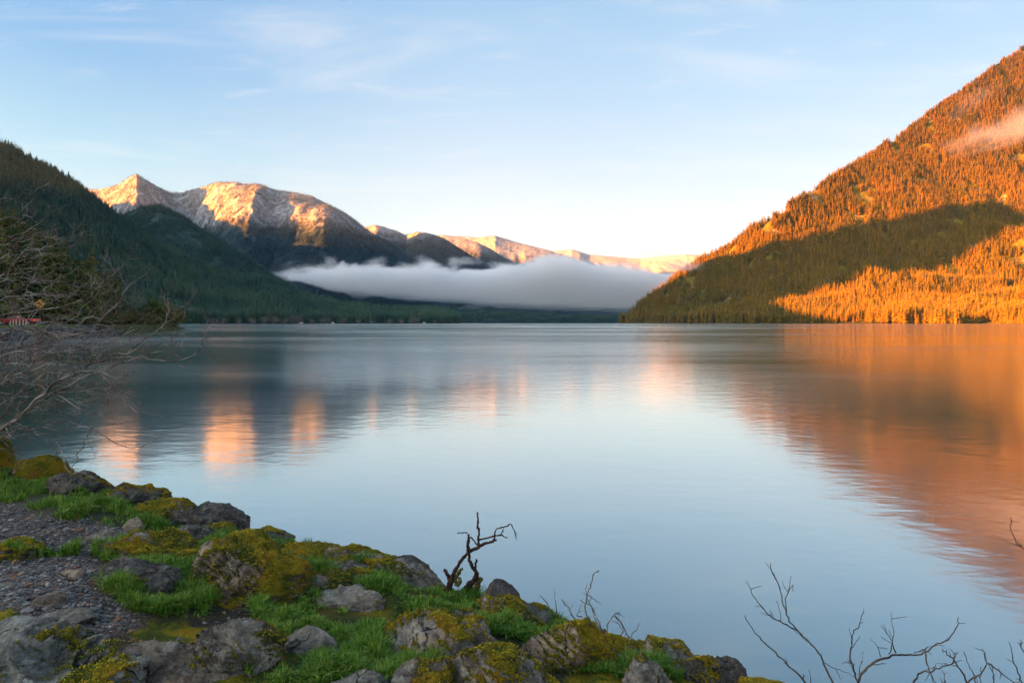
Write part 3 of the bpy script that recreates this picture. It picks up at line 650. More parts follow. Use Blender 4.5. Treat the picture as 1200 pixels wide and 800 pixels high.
def rock(label, box, m, moss=.5, hz=.5, ry=.8, roll=0., pitch=0., seed=0, cuts=9, sub=5, flat=0., group='rocks of the near bank', cat='rock', rough=1., sink=.38, yaw=0.):
    """a boulder whose seen outline fills the pixel box (x0, y0, x1, y1); hz and ry are its height and depth as parts of its width"""
    x0, y0, x1, y1 = box; rng = np.random.default_rng(seed+900)
    c = on_ground((x0+x1)/2, y0+(y1-y0)*.62); w = (x1-x0)/2*c[1]/F_PX
    if x1-x0 > 70: sub = 6
    V, Fc = ICO[sub]; V = V.copy(); U = V.copy()
    V = np.sign(V)*np.abs(V)**.95
    for k in range(cuts):                       # split faces
        n = rng.normal(size=3); n[2] = n[2]*.7+.15; n /= np.linalg.norm(n); d = rng.uniform(.55, .9)
        s = V@n-d; V = V-np.where(s > 0, s*.93, 0)[:, None]*n
    if flat: V[:, 2] = np.minimum(V[:, 2], 1-flat+.15*(V[:, 2]-(1-flat)))
    hh = hz*w
    if hz >= .4: hh = max(.12*w, (H-(y0-HY)/F_PX*(c[1]+.25*w*ry)-c[2])/(.92+.3*abs(roll))/(.5+1-sink)*1.0)
    D = np.array([1, ry, hh/w])*w; hz = hh/w
    q = V*D
    q0 = q/ max(w, .05)
    q = q+U*D*(.16*fbm(q0*1.3+seed*3.1, 5, seed))[:, None]*rough
    # layers in the stone, tilted, that break into small ledges
    tl = np.array([math.sin(.5)*.7, .25, .85]); lay = (q@tl)/ (.028+.045*w)+1.6*fbm(q*4.+seed, 4, seed+3)
    saw = (lay-np.floor(lay)); q = q+U*((saw**4-.2)*.016*min(1, w*2.5)*rough*(.4+.6*np.clip(fbm(q*2.5, 2, seed+8)+.5, 0, 1)))[:, None]
    st = fbm(q*np.array([5., 5., 9.])/max(.5, w*2)+seed*2.3, 3, seed+21)*6; stq = np.floor(st)+sstep(.72, 1., st-np.floor(st))
    q = q+U*((stq/6)*.16*min(w, .35)*rough)[:, None]
    for k in range(12):                         # fracture faces
        nn = rng.normal(size=3); nn[2] = abs(nn[2])*.8; nn /= np.linalg.norm(nn); pr = q@nn; s = pr-np.quantile(pr, rng.uniform(.86, .985)); q = q-np.where(s > 0, s*.88, 0)[:, None]*nn
    q = q*(D*1.12/np.abs(q).max(0)); U = q/(np.linalg.norm(q/D, axis=1)[:, None]*D+1e-9)
    lay = (q@tl)/(.022+.04*w)+1.8*fbm(q*5.+seed, 4, seed+3); saw = lay-np.floor(lay)
    q = q+U*((saw**3-.25)*.020*min(1, w*3)*rough*sstep(-.25, .35, fbm(q*3.1, 3, seed+8)))[:, None]
    q = q+U*(.045*fbm(q*5.5+seed*1.3, 4, seed+15, .55)*min(1, w*3)*rough)[:, None]
    q = q+U*(.030*fbm(q*12+seed, 5, seed+5, .62, True)*min(1, w*3)*rough)[:, None]
    cr, sr, cp, sp, cy, sy = math.cos(roll), math.sin(roll), math.cos(pitch), math.sin(pitch), math.cos(yaw), math.sin(yaw)
    Rm = np.array([[cy, -sy, 0], [sy, cy, 0], [0, 0, 1]])@np.array([[cr, 0, sr], [0, 1, 0], [-sr, 0, cr]])@np.array([[1, 0, 0], [0, cp, -sp], [0, sp, cp]])
    q = q@Rm.T
    me0 = np.cross(q[Fc[:, 1]]-q[Fc[:, 0]], q[Fc[:, 2]]-q[Fc[:, 0]]); N = np.zeros_like(q)
    for k in range(3): np.add.at(N, Fc[:, k], me0)
    N /= np.linalg.norm(N, axis=1)[:, None]+1e-12
    ms = np.clip((N[:, 2]*.8+.35*N[:, 0]-.3)*1.2+1.5*fbm(q*4.2+seed*1.7, 5, seed+9, .6)+(moss-.50)*1.5, 0, 1)*(moss > 0)
    mk = sstep(.35, .75, ms); q = q+(N*.6+[0, 0, .4])*(mk*(.004+.012*(fbm(q*22, 3, seed+4)*.5+.5)))[:, None]
    base = np.array([c[0], c[1], c[2]+hh*(.5-sink)])
    o = link('rock', mesh_np('rock', q, [Fc], mats=[m], attrs={'moss': ms})); o.location = base
    tag(o, label, cat, group)
    # remember where shoots can stand
    ar = .5*np.linalg.norm(me0, axis=1); fm = mk[Fc].mean(1)*ar*(N[Fc[:, 0]][:, 2] > .05)
    tot = fm.sum(); cnt = int(min(9000, tot*30000))
    if cnt > 20:
        fi = rng.choice(len(Fc), cnt, p=fm/tot); ab = rng.random((cnt, 2)); ab = np.where(ab.sum(1, keepdims=True) > 1, 1-ab, ab)
        T = q[Fc[fi]]; moss_spots.append((T[:, 0]+(T[:, 1]-T[:, 0])*ab[:, :1]+(T[:, 2]-T[:, 0])*ab[:, 1:]+base, N[Fc[fi, 0]]))
    return o
G_, D_, T_, B_ = ROCK_GREY, ROCK_DARK, ROCK_TEAL, ROCK_BROWN
rock('broad flat blue-grey slab with small moss pads at the lower left corner', (-90, 712, 172, 850), T_, .16, .26, .62, .06, .06, 1, 5, 6, .62, rough=.8, sink=.2)
rock('low cracked brownish outcrop between the blue-grey slab and the moss-streaked boulder', (120, 735, 275, 850), B_, .12, .30, .7, .12, .15, 2, 7, 6, .3, sink=.4)
rock('steep grey boulder with yellow moss down its right side, beside the cracked outcrop', (226, 708, 338, 830), G_, .58, .72, .8, .45, .0, 3, 10, 6)
rock('long dark-faced boulder under a cap of bright yellow moss, in the grass left of centre', (208, 640, 350, 722), B_, .72, .42, .6, .30, -.05, 4, 9, 6, sink=.25)
rock('low dark block with a pale flat top in the grass by the gravel', (106, 660, 206, 705), D_, .12, .36, .7, .12, .0, 5, 8, 5, .3)
rock('flat mossy slab with a pale broken edge above the long yellow boulder', (128, 626, 236, 668), G_, .55, .30, .8, .18, .0, 6, 8, 5, .25)
rock('small dark rounded boulder with moss on its right edge below the ferny hump', (204, 611, 246, 646), D_, .45, .8, .9, .15, .0, 7, 8, 5)
rock('wide brown-topped rock at the water edge left of the black rim boulder', (116, 566, 196, 604), D_, .42, .42, .8, .15, .0, 8, 9, 5)
rock('mossy hump behind the grass with a rusty yellow crown', (160, 584, 236, 626), B_, .80, .5, .8, .30, .0, 9, 8, 5)
rock('black bare boulder sloping right into the lake', (204, 583, 298, 626), D_, .0, .42, .7, .30, .0, 10, 9, 5)
rock('small grey rock with a mossy shoulder beside the black bare boulder', (238, 611, 278, 634), G_, .6, .6, .8, .2, 0, 11, 8, 4)
rock('square mossy block above the right end of the long yellow boulder', (260, 631, 330, 664), D_, .62, .5, .8, .2, 0, 12, 7, 5)
rock('small dark rim rock between the black boulder and the long grey outcrop', (294, 611, 342, 636), D_, .35, .5, .8, .25, 0, 13, 8, 4)
rock('long pale grey outcrop with yellow lichen along the water edge left of the dead stump', (322, 618, 466, 690), G_, .46, .26, .8, .16, 0, 14, 10, 6)
rock('broken grey outcrop end sloping to the dead stump', (424, 634, 524, 706), G_, .42, .36, .8, .32, 0, 15, 10, 6)
rock('dark lump with a smooth face in front of the outcrop by the stump', (452, 648, 502, 686), D_, .30, .7, .8, .3, 0, 16, 8, 5)
rock('small pale flat stone with dry moss in the middle of the grass', (370, 688, 446, 722), G_, .36, .28, .7, .1, 0, 17, 8, 5, .3)
rock('large ridged grey boulder with green moss on its left slope in the lower middle', (438, 708, 604, 812), G_, .50, .50, .8, .12, .1, 18, 12, 6)
rock('front boulder with yellow moss running down its right edge at the bottom of the photo', (520, 750, 668, 850), G_, .62, .50, .7, .28, .1, 19, 11, 6)
rock('rusty yellow moss mound over stone to the right of the stump', (560, 700, 648, 742), B_, .92, .36, .7, .22, 0, 20, 7, 5)
rock('tall mossy block with a shaded green face right of the front boulder', (612, 716, 716, 812), B_, .74, .60, .7, .22, .1, 21, 9, 6)
rock('rounded moss dome at the water edge below the tangle of dead twigs', (694, 744, 766, 800), B_, .90, .62, .8, .2, 0, 22, 8, 5)
rock('peaked grey rock with a rusty mossy left side near the water edge', (738, 746, 834, 812), G_, .58, .52, .8, .38, 0, 23, 10, 5)
rock('grey knobbly rock cut by the bottom edge below the moss dome', (712, 778, 800, 850), G_, .42, .5, .8, .2, .1, 24, 11, 5)
rock('low dark rock tapering into the lake with dry rusty moss', (796, 766, 884, 824), D_, .52, .42, .7, .42, 0, 25, 9, 5)
rock('last low moss-topped rock at the bottom edge before open water', (866, 792, 944, 850), B_, .78, .42, .8, .2, 0, 26, 8, 5)
rock('dark wedge of rock at the water edge just right of the stump', (562, 682, 612, 708), D_, .15, .42, .8, .32, 0, 27, 8, 4)
rock('dark pointed rim rock left of the tangle of dead twigs', (604, 706, 656, 734), D_, .12, .5, .8, .35, 0, 28, 8, 4)
rock('small dark rock under the tangle of dead twigs', (684, 730, 718, 754), D_, .2, .6, .8, .1, 0, 29, 8, 4)
rock('dark lichen-spotted rim rock under the hanging grey branches', (54, 546, 122, 582), D_, .25, .5, .8, .2, 0, 30, 9, 5)
rock('low mound capped with golden moss above the grass at the left edge', (14, 534, 78, 566), B_, .85, .4, .8, .2, 0, 31, 7, 5)
rock('rust-coloured mossy stone at the foot of the bare shrub', (-28, 512, 18, 548), B_, .85, .7, .9, 0, 0, 32, 7, 4)
rock('rounded grey cobble on the gravel above the slab', (40, 694, 78, 716), G_, .0, .55, .9, 0, 0, 33, 6, 4, rough=.6)
rock('flat pale stone lying between the gravel and the slab', (42, 711, 104, 738), T_, .0, .22, .5, .05, 0, 34, 6, 4, .3, rough=.6, yaw=.4)
rock('half-buried pale slab at the left edge of the gravel', (-40, 672, 30, 704), T_, .05, .22, .7, .05, 0, 35, 6, 4, .3, rough=.6)
rock('low dark ledge with a strip of moss in the gravel by the left edge', (-30, 638, 50, 662), D_, .35, .3, .7, .0, 0, 36, 6, 4, .2)
rock('brown flat cobble in the middle of the gravel', (72, 666, 98, 680), B_, .0, .4, .8, 0, 0, 37, 5, 3)
rock('layered grey stone showing through dark soil right of the steep boulder', (332, 738, 398, 784), G_, .10, .42, .7, .35, .1, 38, 11, 5)
rock('pale flat rock between grass tufts at the bottom edge', (372, 770, 470, 850), T_, .06, .24, .7, .05, .1, 39, 7, 5, .3)
rock('mossy grey stone at the grass edge beside the gravel path', (104, 620, 138, 642), G_, .2, .4, .8, .2, 0, 40, 7, 4)
rock('brown fissured stone half sunk in the grass above the pale slab edge', (146, 608, 168, 630), B_, .2, .7, .8, .3, 0, 41, 8, 4)
rock('narrow mossy ledge in the grass above the small pale flat stone', (340, 672, 420, 700), B_, .6, .3, .7, .15, 0, 42, 8, 5)
rock('greenish knob with grass around it at the foot of the ridged grey boulder', (452, 772, 534, 840), G_, .45, .5, .8, .2, 0, 43, 9, 5)
rock('flat moss shelf behind the tall mossy block', (640, 722, 704, 752), B_, .8, .32, .8, .25, 0, 44, 7, 5)

def blades(name, P, L, m, seed, width=.004, lean=.5, N=None, dirs=None):
    """loose blades, each bent over: five corners a blade, all in one uncountable tuft mass"""
    rng = np.random.default_rng(seed); n = len(P); a = rng.uniform(0, 6.283, n)
    d = np.stack([np.cos(a), np.sin(a), 0*a], -1); s = np.stack([-np.sin(a), np.cos(a), 0*a], -1)
    up = np.tile([0, 0, 1.], (n, 1)) if N is None else N*.75+[0, 0, .35]
    k = (rng.random(n)**1.3*lean*1.6)[:, None]; Lc = L[:, None]; w = (width*rng.uniform(.6, 1.4, n))[:, None]
    m1 = P+up*Lc*.55+d*Lc*.22*k; tip = P+up*Lc*(1-.3*k)+d*Lc*.75*k
    V = np.stack([P-s*w, P+s*w, m1+s*w*.75, m1-s*w*.75, tip], 1).reshape(-1, 3); i = np.arange(n)[:, None]*5
    return link(name, mesh_np(name, V, [i+[0, 1, 2, 3], i+[3, 2, 4]], smooth=False, mats=[m]))
def leaf_mat(name, stops, trans=.25, rough=.55):
    m, t, out = mat(name); g = t.node('ShaderNodeNewGeometry')
    k = t.math('ADD', t.math('MULTIPLY', g.outputs['Random Per Island'], .6), t.math('MULTIPLY', t.noise(g.outputs['Position'], 2.2, 4), .5))
    col = t.ramp(k, stops)
    b = t.node('ShaderNodeBsdfPrincipled', {'Base Color': col, 'Roughness': rough, 'Specular IOR Level': .25}); tr = t.node('ShaderNodeBsdfTranslucent', {'Color': col})
    t.l.new(t.node('ShaderNodeMixShader', {0: trans, 1: b.outputs[0], 2: tr.outputs[0]}).outputs[0], out.inputs[0]); return m
def grow():
    rng = np.random.default_rng(5); P = []
    # grass: sown per patch, so that near patches and far ones are equally thick
    for a, b, c, d in GRASS:
        n = int(17*c*d**.9)+200; r = np.sqrt(rng.random(n)); th = rng.uniform(0, 6.283, n)
        px = a+c*r*np.cos(th)*1.05; py = b+d*r*np.sin(th)*1.05
        P.append(cast(px, py))
    P = np.concatenate(P)
    tuft = fbm(P*[6, 6, 0], 5, 71, .65)*1.3; ok = (tuft > -.2+.35*rng.random(len(P))) & (look(_GD, P[:, 0], P[:, 1]) < .05); P = P[ok]; tuft = tuft[ok]
    L = (.02+.075*np.clip(tuft+.3, 0, 1)**1.1)*rng.uniform(.35, 1.5, len(P)); P[:, 2] += .012
    gm = leaf_mat('grass_blade', [(.08, (.022, .065, .008)), (.36, (.06, .16, .014)), (.6, (.13, .27, .026)), (.8, (.25, .34, .05)), (.93, (.36, .33, .14)), (1, (.50, .42, .26))])
    tag(blades('grass', P, L, gm, 1, .0028, .8), kind='stuff')
    # moss shoots on the rocks
    k = 60000; px = rng.uniform(-20, 930, k); py = rng.uniform(530, 812, k); ok = py > 540+.28*px; G0 = cast(px[ok], py[ok])
    gm_ = fbm(G0*[1.4, 1.4, 0], 4, 44)+.5*fbm(G0*[9, 9, 0], 3, 45); ok = (gm_ > .02) & (G0[:, 0] > -3) & (cover(G0[:, 0], G0[:, 1], GRAVEL) < .3); G0 = G0[ok]
    moss_spots.append((G0+[0, 0, .004], np.tile([0., 0, 1], (len(G0), 1))))
    Q = np.concatenate([a for a, b in moss_spots]); N = np.concatenate([b for a, b in moss_spots])
    mm = leaf_mat('moss_shoot', [(.1, (.03, .055, .007)), (.36, (.11, .15, .010)), (.54, (.42, .35, .013)), (.76, (.68, .44, .016)), (1, (.52, .22, .02))], .15, .8)
    tag(blades('moss', Q-N*.003, rng.uniform(.004, .012, len(Q)), mm, 2, .0022, .9, N), kind='stuff')
    # pebbles
    V0, F0 = ICO[1]; n = 24000; C = []
    for a, b, c, d in GRAVEL:
        k = int(n*c*d/sum(g[2]*g[3] for g in GRAVEL)); r = np.sqrt(rng.random(k)); th = rng.uniform(0, 6.283, k); px = a+c*r*np.cos(th)*1.15; py = b+d*r*np.sin(th)*1.15
        C.append(cast(px, py))
    for a, b, c, d in DEBRIS:
        k = 900; C.append(cast(a+c*rng.uniform(-1, 1, k), b+d*rng.uniform(-1, 1, k)))
    C = np.concatenate(C); k = len(C)
    s = .0035+.007*rng.random(k)**2.6+.012*(rng.random(k) > .985); ax = rng.uniform(.6, 1.3, (k, 3))*[1, 1, .6]; th = rng.uniform(0, 6.283, k)
    V = V0[None]*ax[:, None]*s[:, None, None]*(1+.22*rng.normal(size=(k, len(V0), 1)).clip(-1.2, 1.2))
    x = V[..., 0]*np.cos(th)[:, None]-V[..., 1]*np.sin(th)[:, None]; y = V[..., 0]*np.sin(th)[:, None]+V[..., 1]*np.cos(th)[:, None]
    V = np.stack([x, y, V[..., 2]], -1)+C[:, None]+np.array([0, 0, 1])*(s*.25)[:, None, None]
    pm, t, out = mat('pebble'); g = t.node('ShaderNodeNewGeometry')
    bsdf(t, out, t.mix(t.math('MULTIPLY', t.noise(g.outputs['Position'], 160., 3), .5), t.ramp(g.outputs['Random Per Island'], [(0, (.035, .035, .038)), (.45, (.10, .095, .09)), (.75, (.20, .185, .17)), (.9, (.34, .32, .29)), (.95, (.17, .065, .035)), (1, (.26, .15, .07))]), (.03, .03, .03)), .6, spec=.35)
    tag(link('gravel', mesh_np('gravel', V.reshape(-1, 3), [(F0[None]+np.arange(k)[:, None, None]*len(V0)).reshape(-1, 3)], smooth=False, mats=[pm])), kind='stuff')
    # dead leaves blown about
    k = 420; px = rng.uniform(0, 640, k); py = 600+200*rng.random(k); ok = py > 555+.28*px; px, py = px[ok], py[ok]; k = len(px)
    C = cast(px, py)+[0, 0, .014]
    a = rng.uniform(0, 6.283, k); u = np.stack([np.cos(a), np.sin(a), rng.normal(0, .35, k)], -1); v = np.stack([-np.sin(a), np.cos(a), rng.normal(0, .35, k)], -1); s = rng.uniform(.008, .02, k)[:, None]
    V = np.stack([C-u*s, C-v*s*.5+[0, 0, .004], C+u*s, C+v*s*.5+[0, 0, .004]], 1).reshape(-1, 3); i = np.arange(k)[:, None]*4
    lm = leaf_mat('dead_leaf', [(.1, (.10, .035, .02)), (.5, (.22, .09, .04)), (.8, (.36, .2, .1)), (1, (.45, .3, .18))], .1)
    tag(link('dead_leaves', mesh_np('dead_leaves', V, [i+[0, 1, 2], i+[0, 2, 3]], smooth=False, mats=[lm])), kind='stuff')
grow()
# ================================================================ bare twigs, the dead stump, the shrub
def bark(name, a, b, lich=None, scale=60.):
    m, t, out = mat(name); pos = t.node('ShaderNodeNewGeometry').outputs['Position']
    n = t.noise(pos, scale, 5, .65); k = t.noise(pos, 6., 3)
    c = t.mix(t.range(n, .35, .65), a, b)
    if lich: c = t.mix(t.range(t.math('ADD', t.math('MULTIPLY', k, .6), t.math('MULTIPLY', n, .4)), .44, .58), c, lich)
    bsdf(t, out, c, .8, bump=n, dist=.004, spec=.2); return m
BARK_SHRUB = bark('bark_shrub', (.05, .035, .028), (.13, .10, .08), (.29, .265, .23))
BARK_DARK = bark('bark_twig', (.025, .016, .013), (.075, .048, .036), (.12, .09, .07))
BARK_STUMP = bark('bark_stump', (.020, .011, .009), (.075, .038, .026), None, 35.)
BARK_MOSSY = bark('bark_mossy', (.05, .03, .018), (.16, .10, .035), (.12, .13, .02), 40.)
BUD = simple('bud', (.26, .09, .045), .5)
def spline(P, n=8):
    """Catmull-Rom through the points, n steps a span"""
    P = np.asarray(P, float); Q = np.concatenate([[2*P[0]-P[1]], P, [2*P[-1]-P[-2]]]); out = []
    for i in range(1, len(Q)-2):
        a, b, c, d = Q[i-1:i+3]
        for t in np.linspace(0, 1, n, endpoint=False): out.append(.5*(2*b+(c-a)*t+(2*a-5*b+4*c-d)*t*t+(3*b-a-3*c+d)*t**3))
    return np.array(out+[P[-1]])
def px_path(pts, Y0, Y1=None, bend=0., seed=0):
    R = np.random.default_rng(seed); n = len(pts); Ys = np.linspace(Y0, Y0 if Y1 is None else Y1, n)
    if bend: Ys = Ys+np.cumsum(R.normal(0, bend, n))
    return np.array([ray(p[0], p[1], y) for p, y in zip(pts, Ys)])
def wiggle(P, amp, R, f=9.):
    o = R.uniform(0, 50); q = np.arange(len(P))/f; j = np.stack([vnoise(P3(q*3+o+k*9.1, 0*q), 5) for k in range(3)], -1)
    return P+j*amp*np.linspace(0, 1, len(P))[:, None]**.3
def buds(g, P, every, size, R):
    for i in range(1, len(P)):
        if R.random() < every or i == len(P)-1:
            d = P[i]-P[i-1]; L = np.linalg.norm(d)+1e-9; d = d/L; s = size*R.uniform(.7, 1.3); o = P[i]+R.normal(0, .3, 3)*s
            g.tube([o-d*s*.4, o+d*s*.5, o+d*s*1.3, o+d*s*2.0], [s*.25, s*.55, s*.45, s*.05], 5)
def twigs(g, gb, P, r, R, depth, rate=.35, length=.3, up=.25, side=None, budsize=.005):
    """side shoots from a parent path, forking on"""
    n = len(P)
    for i in range(max(2, n//6), n-1):
        if R.random() > rate: continue
        t = P[i]-P[i-1]; t = t/(np.linalg.norm(t)+1e-9); q = R.normal(size=3); q -= t*(q@t); q /= np.linalg.norm(q)+1e-9
        d = t*R.uniform(.5, 1.)+q*R.uniform(.45, .95)+np.array([0, 0, up*R.uniform(-.6, 1)]); d /= np.linalg.norm(d)
        L = length*R.uniform(.3, 1.15)*(1-.5*i/n); m = 7; k = np.linspace(0, 1, m)[:, None]
        c = R.normal(0, .3, 3); C = P[i]+d*L*k+c*L*k**2*.6+np.array([0, 0, up*.35])*L*k**2
        C = wiggle(C, L*.07, R, 3.); rr = r[i]*.55 if np.ndim(r) else r*.55; rs = np.linspace(max(rr, .0016), .0011, m)
        g.tube(C, rs, 4 if depth else 5)
        if gb is not None: buds(gb, C, .16, budsize, R)
        if depth: twigs(g, gb, C, rs, R, depth-1, rate*.8, length*.5, up, budsize=budsize)

def bare_shrub():
    R = np.random.default_rng(21); g = Geo(); gb = Geo()
    t = thing('bare_shrub', 'large leafless grey shrub leaning over the lake from the left edge of the photo', 'shrub', ray(-95, 545, 5.3))
    def put(P, r0, r1, depth=1, rate=.35, length=.42, up=.2, wig=.02):
        P = wiggle(spline(P, 9), wig, R); r = np.linspace(r0, r1, len(P)); g.tube(P, r, 7); twigs(g, gb, P, r, R, depth, rate, length, up); buds(gb, P[len(P)//2:], .05, .006, R)
    root = [(-95, 560), (-60, 530)]
    paths = [([(0, 505), (35, 476), (62, 451), (90, 437), (115, 424), (150, 412), (190, 400), (208, 388)], 5.2, 4.7, .020),
             ([(0, 516), (30, 503), (75, 503), (110, 497)], 5.2, 5.0, .014),
             ([(0, 500), (60, 462), (100, 441), (150, 424), (190, 410), (214, 402)], 5.3, 5.6, .017),
             ([(-20, 470), (10, 440), (40, 420), (75, 405), (108, 396), (128, 393)], 5.4, 5.9, .013),
             ([(-30, 440), (0, 412), (40, 402), (62, 396), (95, 388), (120, 372), (150, 340), (166, 318)], 5.4, 5.0, .012),
             ([(-30, 420), (0, 395), (25, 388), (60, 392), (90, 402), (130, 420)], 5.1, 4.8, .010),
             ([(-40, 380), (0, 352), (30, 345), (62, 348), (92, 345), (108, 335)], 5.5, 5.9, .011),
             ([(-40, 360), (0, 333), (30, 327), (60, 333), (95, 334), (128, 323)], 5.5, 5.7, .011),
             ([(-45, 350), (0, 327), (10, 315), (24, 299), (40, 292), (62, 289), (80, 282), (94, 271)], 5.4, 5.2, .010),
             ([(-40, 330), (0, 304), (18, 288), (27, 275), (32, 262)], 5.6, 5.7, .008),
             ([(-40, 280), (0, 257), (20, 254), (40, 251), (55, 240)], 5.8, 5.9, .007),
             ([(-30, 250), (0, 234), (25, 230), (45, 222), (60, 214)], 5.8, 6.0, .006),
             ([(-50, 400), (0, 372), (30, 366), (60, 360), (95, 352), (120, 330), (140, 312)], 5.3, 4.9, .010),
             ([(-40, 470), (0, 450), (30, 434), (60, 428), (90, 432), (140, 440), (160, 436)], 5.0, 4.7, .012),
             ([(-40, 490), (0, 474), (40, 452), (80, 470), (110, 487), (140, 492)], 5.0, 4.8, .010),
             ([(115, 433), (128, 448), (145, 468), (163, 487)], 4.9, 4.85, .007),
             ([(60, 496), (82, 493), (110, 505), (140, 520), (165, 526), (190, 510)], 4.9, 4.7, .006),
             ([(110, 497), (98, 520), (88, 545), (82, 560)], 5.0, 5.0, .006),
             ([(60, 502), (72, 530), (90, 552), (112, 562)], 4.9, 4.85, .005),
             ([(40, 506), (60, 520), (75, 545), (90, 560), (104, 570)], 5.1, 5.0, .005),
             ([(-30, 430), (0, 420), (30, 410), (70, 412), (110, 408), (150, 392), (190, 372), (212, 358)], 5.3, 5.0, .010),
             ([(-30, 460), (0, 436), (24, 400), (40, 372), (52, 352)], 5.6, 6.0, .010),
             ([(-30, 400), (0, 380), (22, 352), (36, 330), (45, 310)], 5.7, 6.0, .008),
             ([(150, 412), (170, 398), (190, 384), (196, 366), (199, 348)], 4.9, 4.8, .005),
             ([(130, 420), (160, 418), (190, 424), (214, 421), (232, 408), (240, 393), (243, 374)], 5.1, 4.8, .005),
             ([(-20, 512), (0, 490), (20, 462), (50, 438), (80, 425), (105, 428)], 5.5, 5.9, .014)]
    for k, (p, a, b, r) in enumerate(paths):
        lead = [(p[0][0]*.35-60, p[0][1]*.55+545*.45), (p[0][0]*.7-28, p[0][1]*.8+545*.2)] if p[0][0] <= 0 else []
        P = px_path(lead+list(p), a, b, .05, 60+k)
        put(P, r*.95, .0022, 2 if r > .009 else 1, .30 if r > .009 else .22, .46 if r > .009 else .26, .12)
    for k in range(60):          # the thicket of old grey shoots low in the shrub
        a = R.uniform(-20, 95); b = R.uniform(380, 480); dx = R.uniform(25, 90); sl = R.uniform(-.5, .35)
        P = px_path([(a, b), (a+dx*.3, b+sl*dx*.2+R.normal(0, 4)), (a+dx*.65, b+sl*dx*.5+R.normal(0, 5)), (a+dx, b+sl*dx+R.normal(0, 6))], R.uniform(4.8, 6.2), None, .06, 200+k)
        put(P, R.uniform(.003, .006), .0015, 1, .22, .2, .0, .02)
    for k in range(38):          # thinner upper shoots
        a = R.uniform(-25, 60); b = R.uniform(265, 385); dx = R.uniform(25, 80); sl = R.uniform(-.75, .1)
        P = px_path([(a, b), (a+dx*.3, b+sl*dx*.2+R.normal(0, 3)), (a+dx*.65, b+sl*dx*.55+R.normal(0, 4)), (a+dx, b+sl*dx+R.normal(0, 5))], R.uniform(5., 6.2), None, .06, 400+k)
        put(P, R.uniform(.0028, .005), .0014, 1, .2, .18, .1, .02)
    o = np.array(t.location)
    for gg, nm, mm in ((g, 'branches', BARK_SHRUB), (gb, 'buds', BUD)):
        q = gg.obj(nm, mm, t, True); q.data.transform(Matrix.Translation(-Vector(o)))
bare_shrub()

def dead_stump():
    base = on_ground(540, 690); Y = base[1]-.02
    t = thing('dead_stump', 'dead twisted two-stemmed dark brown stump with broken branches at the water edge', 'stump', base)
    Z = lambda pts: [(500+x/6.667, 590+y/6.667) for x, y in pts]
    k = Y/F_PX/6.667; R = np.random.default_rng(3)
    def stem(name, pts, rad, dy=0., m=BARK_STUMP, parent=t, sides=9, rough=.0035):
        g = Geo(); P = px_path(Z(pts), Y+dy, Y+dy*.4, .008, len(pts)); S_ = spline(P, 8); r = np.interp(np.linspace(0, 1, len(S_)), np.linspace(0, 1, len(rad)), rad)*k
        S_ = wiggle(S_, .006, R, 4.); r = r*(1+.16*vnoise(P3(np.arange(len(r))*.7+len(pts), 0*r), 8))
        g.tube(S_, r, sides); me = g.mesh(name, m, True); me.transform(Matrix.Translation(-Vector(base)))
        v = np.zeros(len(me.vertices)*3, np.float32); me.vertices.foreach_get('co', v); v = v.reshape(-1, 3); v += rough*np.stack([vnoise(v*55+q*7., 9) for q in range(3)], -1)*min(1., max(rad)/10); me.vertices.foreach_set('co', v.ravel())
        o = link(name, me, parent); return o
    s1 = stem('stem', [(140, 740), (165, 680), (190, 610), (215, 535), (260, 460), (320, 390), (400, 335), (470, 305), (540, 285)], [30, 30, 25, 17, 14, 13, 13, 11, 9])
    stem('branch', [(408, 335), (405, 240), (398, 150), (395, 68)], [10, 9, 8, 7], parent=s1)
    stem('branch', [(395, 285), (460, 268), (530, 252), (580, 245), (630, 265)], [7, 6, 6, 5, 4], .02, parent=s1)
    stem('branch', [(528, 290), (535, 235), (545, 200), (600, 180), (660, 165), (675, 195), (692, 225), (697, 285)], [7, 6, 5, 4.5, 4, 3, 4, 1.5], -.02, parent=s1)
    stem('branch', [(575, 246), (592, 222), (606, 196)], [4, 3.5, 3], .01, parent=s1)
    stem('branch', [(690, 225), (706, 240), (700, 275)], [2, 1.6, 1], -.02, parent=s1)
    stem('branch', [(400, 325), (365, 285), (338, 260)], [6, 5, 4], .03, parent=s1)
    s2 = stem('stem', [(290, 700), (330, 640), (375, 590), (388, 540), (352, 480), (330, 420), (322, 330), (328, 235)], [34, 27, 22, 17, 14, 13, 12, 10], .06)
    stem('branch', [(372, 515), (382, 470), (388, 432)], [11, 9, 7], .05, parent=s2)
    stem('branch', [(318, 228), (280, 226), (240, 229)], [5, 4, 4], .05, BARK_SHRUB, parent=s2)
    stem('broken_root', [(185, 590), (160, 550), (140, 516)], [20, 14, 10])
    stem('broken_root', [(215, 600), (250, 545), (278, 510)], [18, 15, 9], -.03, BARK_MOSSY)
    stem('broken_root', [(370, 690), (400, 630), (424, 585)], [30, 24, 15], .02, BARK_MOSSY)
    stem('broken_root', [(235, 640), (265, 605), (250, 580)], [20, 16, 10], -.03, BARK_MOSSY)
dead_stump()

